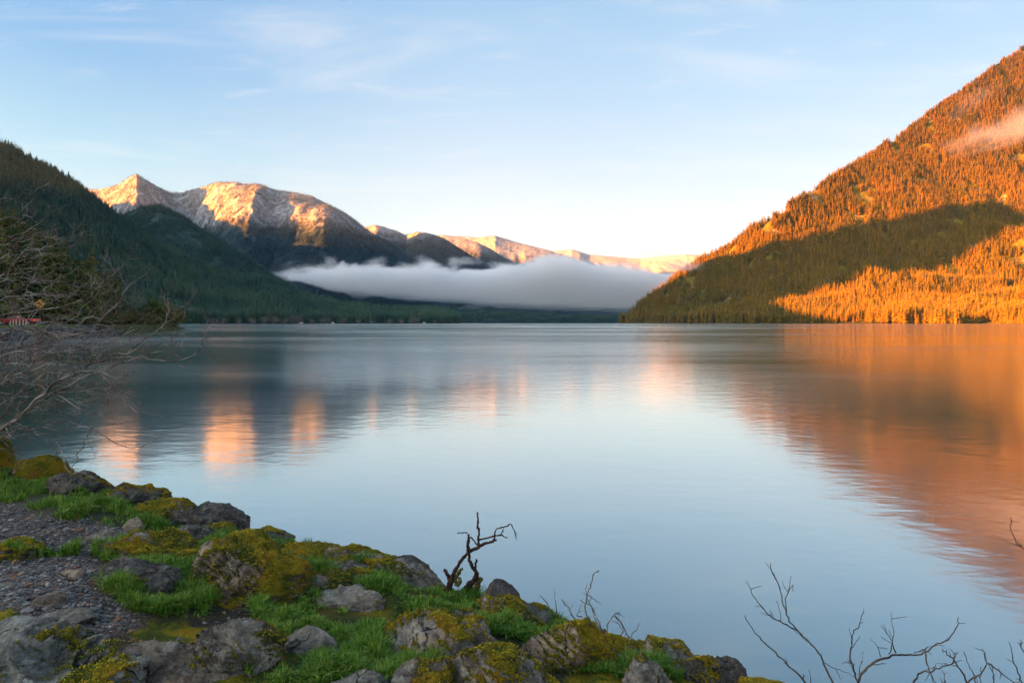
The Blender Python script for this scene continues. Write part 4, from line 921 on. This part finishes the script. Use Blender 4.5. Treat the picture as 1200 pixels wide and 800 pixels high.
def twig_thing(name, label, cat, paths, Y, rad, seed, root=None, m=None, rate=.12, length=.1, group=None, tip=.0012, depth=0):
    R = np.random.default_rng(seed); g = Geo(); gb = Geo()
    for k, (p, dy, r) in enumerate(paths):
        P = wiggle(spline(px_path(p, Y+dy, Y+dy, .012, seed*10+k), 8), .006, R, 5.); rr = np.linspace(r, max(tip, r*.35), len(P))*rad
        g.tube(P, rr, 6); twigs(g, None, P, rr, R, depth, rate, length, .2); buds(gb, P, .10, .0026*rad/.006*.8, R)
    t = thing(name, label, cat, root)
    g.v += gb.v; g.f += [tuple(i+g.n for i in f) for f in gb.f]
    for gg, nm, mm in ((g, 'branches', m or BARK_DARK),):
        q = gg.obj(nm, mm, t, True); q.data.transform(Matrix.Translation(-Vector(t.location)))
    return t
z8 = lambda pts: [(840+x/3.333, 580+y/3.333) for x, y in pts]
z7 = lambda pts: [(600+x/3.6375, 580+y/3.6375) for x, y in pts]
rt = lambda px, py: on_ground(px, py)
twig_thing('bare_twig', 'single dark leafless twig leaning left over the water beside the forked one', 'twig', [(z8([(400, 830), (345, 733), (280, 665), (220, 605), (160, 545), (105, 470)]), 0, 1.)], 2.9, .0058, 31, ray(960, 829, 2.9))
twig_thing('forked_twig', 'tall forked leafless twig rising from the bottom edge with two long thin tips', 'twig',
           [(z8([(500, 830), (455, 733), (415, 650), (385, 600), (315, 528), (280, 480), (258, 415), (232, 330), (205, 265)]), 0, 1.), (z8([(315, 528), (250, 495), (200, 465), (150, 400), (115, 335)]), 0, .7), (z8([(272, 455), (270, 400), (280, 375), (295, 350), (298, 378)]), 0, .5), (z8([(415, 650), (470, 680), (530, 702)]), .02, .4), (z8([(232, 330), (215, 295), (195, 265)]), .01, .4)], 2.85, .0055, 32, ray(990, 829, 2.85))
twig_thing('arched_twig', 'arching leafless branch with small side twigs in the bottom right', 'twig',
           [(z8([(530, 830), (552, 733), (575, 690), (620, 650), (690, 625), (760, 622), (810, 615), (850, 585), (915, 555), (950, 478)]), 0, 1.), (z8([(552, 733), (535, 680), (520, 610), (535, 535), (553, 510), (570, 450)]), .02, .8), (z8([(700, 615), (680, 560), (645, 507)]), 0, .5), (z8([(672, 620), (690, 570), (685, 515), (678, 455)]), .01, .4), (z8([(640, 630), (625, 590), (605, 563)]), 0, .35), (z8([(815, 615), (830, 690), (868, 745)]), .01, .6), (z8([(555, 700), (562, 660), (572, 612)]), .02, .35), (z8([(770, 615), (810, 606), (840, 618)]), 0, .3)], 2.75, .0062, 33, ray(999, 829, 2.75))
twig_thing('bushy_twigs', 'clump of crossing leafless twigs with dark buds at the bottom right corner', 'twigs',
           [(z8([(720, 790), (765, 733), (800, 695), (870, 675), (920, 650), (928, 610)]), 0, .9), (z8([(1010, 800), (975, 720), (940, 665), (905, 625), (880, 603)]), .03, .9), (z8([(1040, 800), (1015, 733), (990, 680), (960, 605)]), .05, .7), (z8([(960, 770), (990, 722), (1055, 665), (1035, 595)]), -.02, .8), (z8([(1060, 655), (1120, 700), (1165, 733), (1200, 760)]), -.02, .7), (z8([(1240, 800), (1190, 720), (1165, 660), (1140, 577)]), .04, .8), (z8([(1240, 700), (1200, 610), (1185, 560)]), .04, .7), (z8([(1075, 800), (1080, 700), (1060, 670)]), 0, .6), (z8([(885, 800), (890, 730), (895, 690)]), .02, .5), (z8([(1030, 800), (1035, 720), (1030, 670)]), .02, .5)], 2.6, .0052, 34, ray(1110, 850, 2.6), rate=.2, length=.07)
twig_thing('curved_twig', 'short curved dark twig tip against the orange reflection at the right edge', 'twig', [(z8([(1500, 900), (1450, 640), (1385, 430), (1330, 330), (1260, 260), (1200, 212), (1165, 170), (1145, 125), (1150, 88)]), 0, 1.), (z8([(1190, 200), (1180, 195), (1170, 200)]), 0, .6)], 2.9, .005, 35, ray(1290, 850, 2.9))
twig_thing('dead_twigs', 'tangle of thin dead twigs standing on the mossy rim between stump and dome', 'twigs',
           [(z7([(385, 640), (375, 600), (335, 545), (310, 480), (318, 440), (338, 380), (352, 330), (370, 322)]), 0, 1.), (z7([(400, 640), (395, 600), (370, 540), (340, 480), (290, 445)]), .03, 1.), (z7([(380, 640), (370, 570), (345, 500), (318, 430), (318, 378)]), .02, .8), (z7([(300, 520), (275, 510), (295, 470)]), 0, .6), (z7([(325, 425), (350, 445), (380, 460)]), 0, .4), (z7([(405, 640), (405, 590), (412, 540), (435, 510), (460, 503)]), -.03, .8), (z7([(400, 610), (440, 600), (470, 585), (455, 550), (430, 535)]), -.02, .6), (z7([(440, 515), (470, 550), (500, 605), (525, 575), (546, 546)]), -.03, .8), (z7([(480, 612), (510, 615), (512, 590)]), -.03, .6), (z7([(300, 570), (260, 515), (230, 470), (208, 440)]), .05, .8)], float(rt(702, 744)[1]), .0065, 36, rt(702, 744), rate=.16, length=.07, m=BARK_SHRUB)
twig_thing('dry_stem', 'short lone dry stem on the rim left of the grassy tuft near the dead twigs', 'twig', [(z7([(165, 510), (150, 465), (120, 423)]), 0, 1.)], float(rt(645, 722)[1]), .005, 37, rt(645, 722), m=BARK_SHRUB, rate=.0)
twig_thing('dry_stem', 'thin upright dry stem rising from the grassy tuft near the dead twigs', 'twig', [(z7([(190, 500), (186, 455), (182, 400)]), 0, 1.)], float(rt(652, 724)[1]), .0035, 38, rt(652, 724), m=BARK_SHRUB, rate=.0)

# broad-leaved tufts on the rim and ferns
def tuft(label, px, py, n, L, seed, cat='plant', name='grass_tuft', stops=None):
    c = cast([px], [py])[0]; R = np.random.default_rng(seed); P = np.zeros((n, 3)); P[:, :2] = R.normal(0, L*.25, (n, 2)); P[:, 2] = -.005
    m = leaf_mat('tuft_blade', stops or [(.1, (.03, .09, .012)), (.5, (.08, .22, .025)), (.85, (.20, .32, .06)), (1, (.4, .36, .16))])
    o = blades(name, P, L*R.uniform(.5, 1.2, n), m, seed, .0035, .8); o.location = c; tag(o, label, cat); return o
tuft('bright green leafy tuft on the rim left of the dead twigs', 652, 722, 160, .10, 1)
tuft('tuft of long green grass leaning out over the black bare boulder', 268, 622, 120, .11, 2)
tuft('small grass tuft on top of the long pale outcrop', 358, 630, 90, .09, 3)
tuft('tuft of long green grass below the square mossy block', 322, 666, 200, .13, 4)
tuft('single sparse grass tuft at the tip of the bank near open water', 868, 800, 24, .07, 5)
tuft('drooping green ferny tuft on the mossy hump with a rusty crown', 212, 614, 260, .10, 6, stops=[(.1, (.03, .07, .01)), (.5, (.07, .15, .02)), (.85, (.16, .24, .03)), (1, (.3, .26, .06))])
tuft('thick green tuft at the base of the dead stump', 556, 706, 420, .13, 7)
# ================================================================ the left shore: riprap, lakeside road, hill, trees
SHORE = np.array([(-60, 9), (-64, 25), (-69, 50), (-72, 70), (-73, 85), (-74.5, 98), (-80, 115), (-90, 138), (-100, 160), (-110, 185), (-118, 205), (-122, 213), (-128, 218), (-140, 224), (-165, 232), (-220, 240)], float)
def bank_frame(s):
    """point on the shore line at arc length s and the direction inland"""
    d = np.linalg.norm(np.diff(SHORE, axis=0), axis=1); c = np.concatenate([[0], np.cumsum(d)])
    x = np.interp(s, c, SHORE[:, 0]); y = np.interp(s, c, SHORE[:, 1]); e = 8.
    tx = np.interp(s+e, c, SHORE[:, 0])-np.interp(s-e, c, SHORE[:, 0]); ty = np.interp(s+e, c, SHORE[:, 1])-np.interp(s-e, c, SHORE[:, 1])
    n = np.hypot(tx, ty)+1e-9; return x, y, -ty/n, tx/n, c[-1]
BANK_LEN = bank_frame(np.array([0.]))[4]
S_OF_Y = lambda y: np.interp(y, SHORE[:, 1], np.concatenate([[0], np.cumsum(np.linalg.norm(np.diff(SHORE, axis=0), axis=1))]))
def hill_k(y): return np.interp(y, [0, 60, 95, 125, 160, 190, 205, 225], [1.2, 1.2, 1.1, 1.05, 1., .75, .45, .2])
def bank_z(s, d):
    x, y, nx, ny, L = bank_frame(s); k = hill_k(y)
    z = np.interp(d, [-3, 0, 2.5, 3.4, 5.0, 5.4, 12.6, 13.2, 18], [-1.5, -.1, 1.6, 2.05, 2.2, 2.2, 2.2, 2.25, 2.6])
    h = np.interp(d, [15, 40, 75, 110, 150], [0, 19, 40, 46, 24])*k
    return z+h
def bank_point(s, d):
    x, y, nx, ny, L = bank_frame(np.atleast_1d(np.asarray(s, float))); d = np.asarray(d, float)
    return np.stack([x+nx*d, y+ny*d, bank_z(np.atleast_1d(s), d)], -1)
def build_bank():
    ss = np.linspace(0, BANK_LEN, 260); dd = np.concatenate([np.linspace(-3, 14, 46), np.linspace(14, 150, 60)[1:]])
    Sg, Dg = np.meshgrid(ss, dd); P = bank_point(Sg.ravel(), Dg.ravel())
    n = fbm(P*[.5, .5, 0], 4, 91); rip = sstep(-3, -1, Dg.ravel())*sstep(5, 3, Dg.ravel())
    P[:, 2] += rip*.35*n+sstep(16, 30, Dg.ravel())*1.6*fbm(P*[.06, .06, 0], 4, 92)
    m, t, out = mat('bank_ground'); pos = t.node('ShaderNodeNewGeometry').outputs['Position']
    at = lambda k: t.node('ShaderNodeAttribute', attribute_name=k).outputs['Fac']
    a = t.noise(pos, .9, 6, .65)
    col = t.ramp(a, [(.3, (.02, .025, .010)), (.5, (.05, .06, .018)), (.7, (.12, .10, .045))])
    v = t.node('ShaderNodeTexVoronoi', {'Vector': pos, 'Scale': 1.6}); rc = t.ramp(t.sep(v.outputs['Color'])[0], [(0, (.014, .014, .013)), (.6, (.045, .045, .042)), (1, (.10, .097, .09))])
    col = t.mix(t.math('MULTIPLY', at('rip'), t.range(a, .3, .5)), col, rc)
    col = t.mix(at('verge'), col, t.mix(a, (.04, .08, .012), (.16, .17, .04)))
    bsdf(t, out, col, .9, bump=t.math('ADD', a, t.math('MULTIPLY', v.outputs['Distance'], -1.)), dist=.3, spec=.1)
    verge = sstep(2.8, 3.4, Dg.ravel())*sstep(5.6, 5.0, Dg.ravel())
    o = link('lake_bank', mesh_np('lake_bank', P, [grid_polys(len(dd), len(ss))], mats=[m], attrs={'rip': sstep(3.4, 2.6, Dg.ravel())*sstep(128, 112, P[:, 1]), 'verge': verge})); tag(o, kind='structure')
    rd, t, out = mat('asphalt'); pos = t.node('ShaderNodeNewGeometry').outputs['Position']
    bsdf(t, out, t.mix(t.noise(pos, 3., 5), (.04, .04, .042), (.07, .068, .066)), .85, bump=t.noise(pos, 60., 3), dist=.01)
    ss = np.linspace(5, BANK_LEN-30, 160)
    def strip(name, d0, d1, dz, m):
        A, B = bank_point(ss, d0+0*ss), bank_point(ss, d1+0*ss); V = np.concatenate([A, B]); V[:, 2] = 2.2+dz; n = len(ss); i = np.arange(n-1)
        return tag(link(name, mesh_np(name, V, [np.stack([i, i+1, n+i+1, n+i], -1)], mats=[m])), kind='structure')
    strip('road', 5.5, 12.5, .03, rd)
    white = simple('road_paint_white', (.7, .7, .68), .6); yel = simple('road_paint_yellow', (.55, .36, .05), .6)
    strip('road_marking', 5.75, 5.87, .036, white); strip('road_marking', 12.1, 12.22, .036, white); strip('road_marking', 8.9, 9.1, .036, yel)
build_bank()

def crown_tree(name, m, seed, n=900, spread=.42, low=.25, leaf=.07, tall=1.):
    """irregular leafy crown of small faces in clumps, 1 m tall"""
    R = np.random.default_rng(seed); K = 26; c = R.normal(0, 1, (K, 3)); c /= np.linalg.norm(c, axis=1)[:, None]; c *= R.uniform(.25, 1, (K, 1))**.6
    c = c*[spread*.75, spread*.75, (1-low)*.42]+[0, 0, low+(1-low)*.5]; s = R.uniform(.06, .15, K)
    k = R.integers(0, K, n); P = c[k]+R.normal(0, 1, (n, 3))*s[k][:, None]*[1, 1, .8]; P[:, 2] = P[:, 2].clip(.02, 1.02)
    u = R.normal(size=(n, 3)); u /= np.linalg.norm(u, axis=1)[:, None]; v = np.cross(u, R.normal(size=(n, 3))); v /= np.linalg.norm(v, axis=1)[:, None]
    l = leaf*R.uniform(.5, 1.3, (n, 1)); V = np.stack([P-u*l, P+v*l*.5, P+u*l, P-v*l*.5], 1).reshape(-1, 3)
    return mesh_np(name, V, [np.arange(n*4).reshape(-1, 4)], smooth=False, mats=[m])
def limb_mesh(name, m, seed, n=9, spread=.4, trunk=.02, depth=2):
    R = np.random.default_rng(seed); g = Geo()
    P = np.array([[0, 0, -.03], [R.normal(0, .02), R.normal(0, .02), .3], [R.normal(0, .04), R.normal(0, .04), .6], [R.normal(0, .06), R.normal(0, .06), .92]]); S_ = spline(P, 5)
    g.tube(S_, np.linspace(trunk, trunk*.2, len(S_)), 5)
    def fork(o, d, L, r, dep):
        C = wiggle(o+d*np.linspace(0, L, 5)[:, None]+np.array([0, 0, .25])*L*np.linspace(0, 1, 5)[:, None]**2, L*.12, R, 2.); g.tube(C, np.linspace(r, r*.35, 5), 3, cap=False)
        if dep:
            for q in range(5): e = d+R.normal(0, .55, 3); e /= np.linalg.norm(e); fork(C[R.integers(1, 5)], e, L*R.uniform(.4, .7), r*.5, dep-1)
    for k in range(n):
        i = R.integers(2, len(S_)-1); a = R.uniform(0, 6.283); d = np.array([math.cos(a), math.sin(a), R.uniform(.3, 1.1)]); d /= np.linalg.norm(d); fork(S_[i], d, spread*R.uniform(.5, 1.), trunk*.45, depth)
    return g.mesh(name, m, True)

# ---- conifers on the near hillside, each a tree of its own
BARK_TREE = bark('bark_conifer', (.05, .035, .025), (.12, .09, .07), None, 3.)
m_near = foliage('needles_near', (.022, .042, .014), (.045, .075, .018), (.11, .115, .022), var=.7)
CROWNS = [conifer_mesh('crown', m_near, 20+2*(k % 3), 7, 4, (.17, .21, .15, .24, .19)[k], 80+k, (.10, .06, .16, .08, .12)[k], ragged=.5) for k in range(5)]
def trunk_mesh(name, m, r):
    g = Geo(); g.tube([(0, 0, -.06), (0, 0, .3), (.004, .002, .65), (0, 0, .97)], [r, r*.8, r*.45, r*.08], 6); return g.mesh(name, m, True)
TRUNK = trunk_mesh('trunk', BARK_TREE, .016)
def put_tree(name, label, cat, group, p, h, w, crown, trunk, rz):
    o = thing(name, label, cat, p, rz, group); o.scale = (h*w, h*w, h)
    for nm, me in (('trunk', trunk), ('crown', crown)):
        if me is not None: link(nm, me, o)
    return o
def near_trees():
    R = np.random.default_rng(12); n = 0; taken = []
    for _ in range(9000):
        s = R.uniform(60, BANK_LEN-34); d = 15+R.random()**1.25*115; p = bank_point([s], [d])[0]
        px = 600+F_PX*p[0]/p[1]; h = R.uniform(9, 16)*(.55+.45*hill_k(p[1]))*np.interp(p[1], [110, 140, 185, 205], [1, 1.15, 1.2, .6])*(1.12 if R.random() < .15 else 1)
        if p[1] < 40 or px < -28 or px > 205 or any((q[0]-p[0])**2+(q[1]-p[1])**2 < (1.5+.011*p[1])**2 for q in taken): continue
        taken.append(p); edge = d < 26
        put_tree('conifer', 'conifer at the foot of the near left hillside beside the lakeside road' if edge else 'dark green conifer in the wood on the near left hillside above the road', 'tree',
                 'conifers along the road edge of the near hillside' if edge else 'conifers on the near left hillside', p-[0, 0, .2], h, R.uniform(.8, 1.3), CROWNS[R.integers(0, 5)], TRUNK, R.uniform(0, 6.28))
        n += 1
        if n >= 270: break
    print('near trees', n)
near_trees()

# ---- shrubs and small trees at the water on the left shore
m_olive = foliage('leaves_olive_shrub', (.06, .065, .018), (.11, .10, .028), (.17, .14, .05), var=.6)
m_green2 = foliage('leaves_green_shrub', (.03, .055, .014), (.06, .09, .02), (.10, .12, .03), var=.6)
m_pale = simple('bare_pale_twigs', (.17, .145, .11), .8)
SHR = [crown_tree('crown', m_olive, 3, 1500, .55, .02, .055), crown_tree('crown', m_green2, 4, 1500, .5, .02, .055), crown_tree('crown', m_olive, 5, 700, .5, .1, .05)]
BARE = [limb_mesh('branches', m_pale, 7, 12, .42, .022, 2), limb_mesh('branches', m_pale, 8, 14, .5, .018, 2)]
STEM = [limb_mesh('branches', BARK_TREE, 9, 8, .45, .018, 1)]
def shore_plant(label, name, cat, px, Y, h, w, crown, limbs, seed):
    x = (px-600)/F_PX*Y; s = S_OF_Y(Y); bx = bank_frame(np.array([s]))[0][0]; d = max(.3, bx-x); p = bank_point([s], [d])[0]; p[0] = x; p[1] = Y
    o = thing(name, label, cat, (p[0], p[1], p[2]-.2), seed*1.3); o.scale = (h*w, h*w, h)
    link('branches', limbs, o)
    if crown is not None: link('crown', crown, o)
for a in [('olive bush at the very tip of the left point, touching the water', 'bush', 'bush', 206, 203, 6.0, 1.15, SHR[0], STEM[0], 1),
          ('broad olive-brown bush just inside the tip of the left point', 'bush', 'bush', 192, 196, 8.0, 1.1, SHR[0], STEM[0], 2),
          ('low olive bush leaning over the dark rock on the left point', 'bush', 'bush', 199, 198, 4.2, 1.5, SHR[2], STEM[0], 3),
          ('yellow-green rounded bush behind the red tail lights', 'bush', 'bush', 178, 186, 8.5, 1.0, SHR[1], STEM[0], 4),
          ('low bush over the water below the red tail lights', 'bush', 'bush', 168, 166, 3.6, 1.5, SHR[0], STEM[0], 5),
          ('dark green bush at the water between riprap and the left point', 'bush', 'bush', 150, 152, 4.0, 1.4, SHR[1], STEM[0], 6),
          ('small olive shrub at the end of the riprap', 'bush', 'bush', 132, 132, 3.0, 1.5, SHR[0], STEM[0], 7),
          ('pale leafless tree standing before the dark conifers left of the point', 'bare_tree', 'tree', 136, 150, 10.0, .9, None, BARE[0], 8),
          ('second pale leafless tree with a broader crown, nearest the red tail lights', 'bare_tree', 'tree', 156, 172, 9.5, 1.0, None, BARE[1], 9),
          ('brownish half-bare bush at the road edge under the pale leafless trees', 'bush', 'bush', 118, 126, 4.0, 1.3, SHR[2], STEM[0], 10),
          ('dark bush at the right end of the grass verge by the bend', 'bush', 'bush', 100, 114, 3.2, 1.3, SHR[1], STEM[0], 11)]:
    shore_plant(a[0], a[1], a[2], *a[3:])
for k, (px, Y) in enumerate([(124, 120), (141, 137), (147, 143), (157, 154), (163, 159), (174, 172), (184, 184), (112, 112), (187, 189)]):
    shore_plant('low dark waterside bush in the row along the left shore towards the point', 'bush', 'bush', px, Y, 2.6+.5*(k % 3), 1.9, SHR[(k+1) % 3], STEM[0], 20+k)
for o in [o for o in S.objects if o.get('label', '').startswith('low dark waterside')]: o['group'] = 'low bushes along the left shore'
# rocks of the riprap
def riprap():
    R = np.random.default_rng(8); kinds = []
    for k in range(4):
        V, Fc = ICO[2]; V = V*1.
        for q in range(6):
            n = R.normal(size=3); n /= np.linalg.norm(n); s = V@n-R.uniform(.5, .8); V = V-np.where(s > 0, s, 0)[:, None]*n
        V = V*R.uniform(.7, 1.2, 3)*[1, 1, .7]+.08*np.stack([vnoise(V*2+k*7+q*3, 4) for q in range(3)], -1); kinds.append((V, Fc))
    m = bsd = simple('riprap_stone', (.085, .084, .08), .85); mesh_kinds = [mesh_np('riprap_stone', V, [Fc], smooth=False, mats=[m]) for V, Fc in kinds]
    for k in range(150):
        y = R.uniform(70, 122); s = S_OF_Y(y); d = R.uniform(-.2, 3.); p = bank_point([s], [d])[0]
        o = link('boulder', mesh_kinds[k % 4], None, p, R.uniform(0, 6.28)); q = R.uniform(.35, .85); o.scale = (q, q, q)
        tag(o, 'grey angular boulder of the riprap between the lakeside road and the water', 'boulder', 'riprap boulders below the lakeside road')
riprap()

# ---- yellow bend sign, white posts, the two vehicles
def bend_sign():
    s = S_OF_Y(96.); p = bank_point([s], [4.7])[0]
    t = thing('road_sign', 'yellow diamond road sign with a black curving arrow above the lakeside road', 'sign', p)
    wood = simple('sign_post', (.16, .12, .09), .8); yl = simple('sign_yellow', (.85, .38, .02), .5); bk = simple('sign_black', (.012, .012, .012), .5)
    z0 = H+(HY-356)/F_PX*p[1]-p[2]; yaw = math.atan2(p[0], p[1]); c, q = math.cos(-yaw), math.sin(-yaw); r = .80
    def place(g, nm, m, par): o = g.obj(nm, m, par); o.rotation_euler = (0, 0, -yaw) if par is t else (0, 0, 0); return o
    g = Geo(); g.box((0, .06, (z0+.6)/2-.2), (.09, .09, z0+1.0)); place(g, 'post', wood, t)
    g = Geo(); D = [(0, -r), (r-.05, -.05), (r, 0), (r-.05, .05), (0, r), (-r+.05, .05), (-r, 0), (-r+.05, -.05)]
    g.prism([(x, z0+z) for x, z in D], 'y', -.012, .012); b = place(g, 'panel', yl, t)
    g = Geo(); k = r-.11; W_ = .035
    for a, e in (((0, -k), (k, 0)), ((k, 0), (0, k)), ((0, k), (-k, 0)), ((-k, 0), (0, -k))):
        g.tube([(a[0], -.016, z0+a[1]), (e[0], -.016, z0+e[1])], W_*.35, 4)
    place(g, 'border', bk, b)
    g = Geo(); arc = [(.16, -.38), (.18, -.12), (.06, .06), (-.10, .16), (-.2, .2)]; S_ = spline([(x, 0, z) for x, z in arc], 5)
    for i in range(len(S_)-1):
        a, e = S_[i], S_[i+1]; d = (e-a)/np.linalg.norm(e-a); nn = np.array([-d[2], 0, d[0]])*.085; off = np.array([0, -.017, z0])
        g.add([a+nn+off, e+nn+off, e-nn+off, a-nn+off], [(0, 1, 2, 3)])
    g.add([(-.14, -.017, z0+.40), (-.44, -.017, z0+.20), (-.16, -.017, z0+.0)], [(0, 1, 2)])
    place(g, 'arrow', bk, b)
bend_sign()
def posts():
    m = simple('white_post', (.62, .60, .54), .7); cap = simple('post_band', (.15, .15, .15), .6)
    g = Geo(); g.tube([(0, 0, -.2), (0, 0, .86), (0, 0, .93)], [.085, .085, .03], 8); pm = g.mesh('post', m, True)
    g = Geo(); g.tube([(0, 0, .70), (0, 0, .76)], .091, 8); bm_ = g.mesh('band', cap, True)
    for k, px in enumerate((12, 15.5, 19, 23, 27, 30.5)):
        Y = 93.; 
        for _ in range(20): s = S_OF_Y(Y); q = bank_point([s], [4.2])[0]; Y += (px-(600+F_PX*q[0]/q[1]))*.12
        o = thing('bollard', 'short whitish post in the row at the grass edge of the lakeside road', 'post', q, 0, 'white posts beside the lakeside road'); link('post', pm, o); link('band', bm_, o)
posts()
GLASS = simple('car_glass', (.015, .018, .02), .08, .6); TYRE = simple('tyre', (.02, .02, .02), .85); RIMM = simple('wheel_rim', (.35, .35, .36), .3)
LAMP, _t, _o = mat('tail_lamp_lit'); _e = _t.node('ShaderNodeEmission', {'Color': (1., .035, .015, 1), 'Strength': .10}); _t.l.new(_e.outputs[0], _o.inputs[0])
DARKP = simple('bumper', (.03, .03, .032), .5)
def loft(sections):
    """closed skin through cross-sections of equal corner count"""
    g = Geo(); k = len(sections[0]); n = len(sections); V = [p for s in sections for p in s]; F = [tuple(range(k-1, -1, -1)), tuple((n-1)*k+j for j in range(k))]
    for i in range(n-1):
        for j in range(k): F.append((i*k+j, i*k+(j+1) % k, (i+1)*k+(j+1) % k, (i+1)*k+j))
    g.add(V, F); return g
def car(label, name, cat, pos, yaw, paint, pickup=False, long=4.7):
    t = thing(name, label, cat, pos, yaw); hl = long/2; w = .92; pm, tt, out = mat(name+'_paint'); bsdf(tt, out, paint, .3, spec=.5, Coat_Weight=.6)
    sec = []          # forward is +y; each section: y, half width, sill, belt height
    belt = [(-hl, .80, .45, .90), (-hl+.15, .9, .34, 1.02), (-hl*.4, .93, .28, 1.04), (hl*.2, .93, .28, 1.04), (hl*.45, .92, .28, 1.0), (hl*.8, .88, .32, .90), (hl, .72, .42, .72)]
    for y, ww, z0, z1 in belt: sec.append([(-ww*.94, y, z0), (-ww, y, z0+.16), (-ww, y, z1-.10), (-ww*.90, y, z1), (ww*.90, y, z1), (ww, y, z1-.10), (ww, y, z0+.16), (ww*.94, y, z0)])
    loft(sec).obj('body', pm, t, False)
    y0, y1 = (-.35, hl*.42) if pickup else (-hl+.12, hl*.42)
    roof = [(y0, .80, 1.03, 1.06), (y0+(.18 if pickup else .55), .74, 1.03, 1.52), (y1-.75, .74, 1.03, 1.55), (y1, .80, 1.03, 1.05)]
    cab = loft([[(-a, y, z0), (-a*.84, y, z1), (a*.84, y, z1), (a, y, z0)] for y, a, z0, z1 in roof]).obj('cabin', pm, t, False)
    g = Geo()
    for sx in (-1, 1):
        V = [(sx*.79, y0+.35, 1.09), (sx*.79, y1-.25, 1.09), (sx*.685, y1-.80, 1.46), (sx*.675, y0+(.3 if pickup else .70), 1.45)]; g.add([(x+sx*.012, y, z) for x, y, z in V], [(0, 1, 2, 3)])
    g.obj('side_windows', GLASS, cab)
    a, b = roof[0], roof[1]; g = Geo(); g.add([(-.66, a[0]+.03-.012, 1.12), (.66, a[0]+.03-.012, 1.12), (.56, b[0]-.08-.012, 1.44), (-.56, b[0]-.08-.012, 1.44)], [(0, 1, 2, 3)]); g.obj('rear_window', GLASS, cab)
    a, b = roof[3], roof[2]; g = Geo(); g.add([(-.68, a[0]-.06+.02, 1.10), (.68, a[0]-.06+.02, 1.10), (.57, b[0]+.10+.02, 1.48), (-.57, b[0]+.10+.02, 1.48)], [(3, 2, 1, 0)]); g.obj('windscreen', GLASS, cab)
    if pickup:
        g = Geo(); g.box((0, (-hl-.25)/2-.05, 1.05), (1.56, hl-.60, .02)); g.obj('cargo_bed', DARKP, t)
    g = Geo(); g.box((0, -hl-.04, .48), (1.66, .14, .20)); g.obj('bumper', DARKP, t)
    for sx in (-1, 1):
        g = Geo(); g.box((sx*.74, -hl-.01, .84), (.20, .10, .26)); g.obj('tail_light', LAMP, t)
        for y in (-hl+.85, hl-.85):
            g = Geo(); g.tube([(sx*.74, y, .33), (sx*.78, y, .33), (sx*.93, y, .33), (sx*.95, y, .33)], [.30, .335, .335, .30], 18); wh = g.obj('wheel', TYRE, t, True)
            g = Geo(); g.tube([(sx*.94, y, .33), (sx*.957, y, .33)], [.20, .17], 14); g.obj('rim', RIMM, wh, True)
def on_road(Y, d):
    s = S_OF_Y(Y); p = bank_point([s], [d])[0]; x, y, nx, ny, L = bank_frame(np.array([s])); p[2] = 2.24; return p, math.atan2(ny[0], nx[0])+math.pi/2+math.pi
p, a = on_road(96.5, 8.2); car('pickup truck with lit tail lights, its red paint imitating their light streak, on the lakeside road, half hidden behind bare branches', 'pickup_truck', 'truck', p, a, (.40, .008, .008), True, 5.6)  # red body colour imitates the light streak of passing tail lights
p, a = on_road(150, 7.2); car('small dark car with bright red tail lights on the road near the left point', 'car', 'car', p, a, (.03, .03, .035), False, 4.5)

# ---- far shore: leafless trees and cabins at the foot of the long slope
def far_shore():
    R = np.random.default_rng(4); far_bare = simple('far_bare_twigs', (.24, .19, .16), .9)
    meshes = [limb_mesh('bare_tree', far_bare, 20+k, 16, .55, .03, 2) for k in range(3)]; fm = foliage('far_shrub_twigs', (.10, .085, .07), (.16, .13, .11), (.2, .17, .14), var=.6)
    cr = [crown_tree('crown', fm, 30+k, 420, .6, .0, .06) for k in range(3)]
    for k, (px, h) in enumerate([(248, 20), (262, 22), (280, 20), (296, 24), (310, 30), (322, 30), (334, 24), (344, 34), (350, 30), (366, 22), (378, 26), (384, 28), (400, 27), (404, 24), (420, 20), (436, 18), (456, 22), (470, 24), (482, 32), (488, 28), (510, 18)]):
        yb = np.interp(px, [x[0] for x in L1_ST], [x[2] for x in L1_ST]); Y = yb-14; x = (px-600)/F_PX*Y
        o = thing('bare_tree', 'pale brownish leafless tree on the far shore at the foot of the long dark slope', 'tree', (x, Y, -.3), k*1.1, 'leafless trees along the far shore'); s = h*.62; o.scale = (s*1.25, s*1.25, s)
        link('branches', meshes[k % 3], o); link('crown', cr[k % 3], o)
    wall = simple('cabin_wall', (.62, .60, .56), .8); roof = simple('cabin_roof', (.14, .13, .13), .8)
    for px, w, lab in ((353, 9, 'small pale cabin on the far shore beside the largest rounded leafless tree'), (497, 9, 'small pale cabin on the far shore near the right end of the wooded spit'), (390, 7, 'smallest pale hut on the far shore, in the middle of the leafless trees')):
        yb = np.interp(px, [x[0] for x in L1_ST], [x[2] for x in L1_ST]); Y = yb-26
        t = thing('cabin', lab, 'cabin', ((px-600)/F_PX*Y, Y, .0))
        g = Geo(); g.box((0, 0, 1.9), (w, 6, 3.8)); b = g.obj('wall', wall, t)
        g = Geo(); g.prism([(-w/2-.5, 3.8), (w/2+.5, 3.8), (0, 6.4)], 'y', -3.4, 3.4); g.obj('roof', roof, t)
        g = Geo()
        g.box((-w*.25, -3.02, 2.2), (1.4, .06, 1.3)); g.obj('window', GLASS, b)
        g = Geo(); g.box((w*.2, -3.02, 1.2), (1.1, .06, 2.3)); g.obj('door', roof, b)
far_shore()
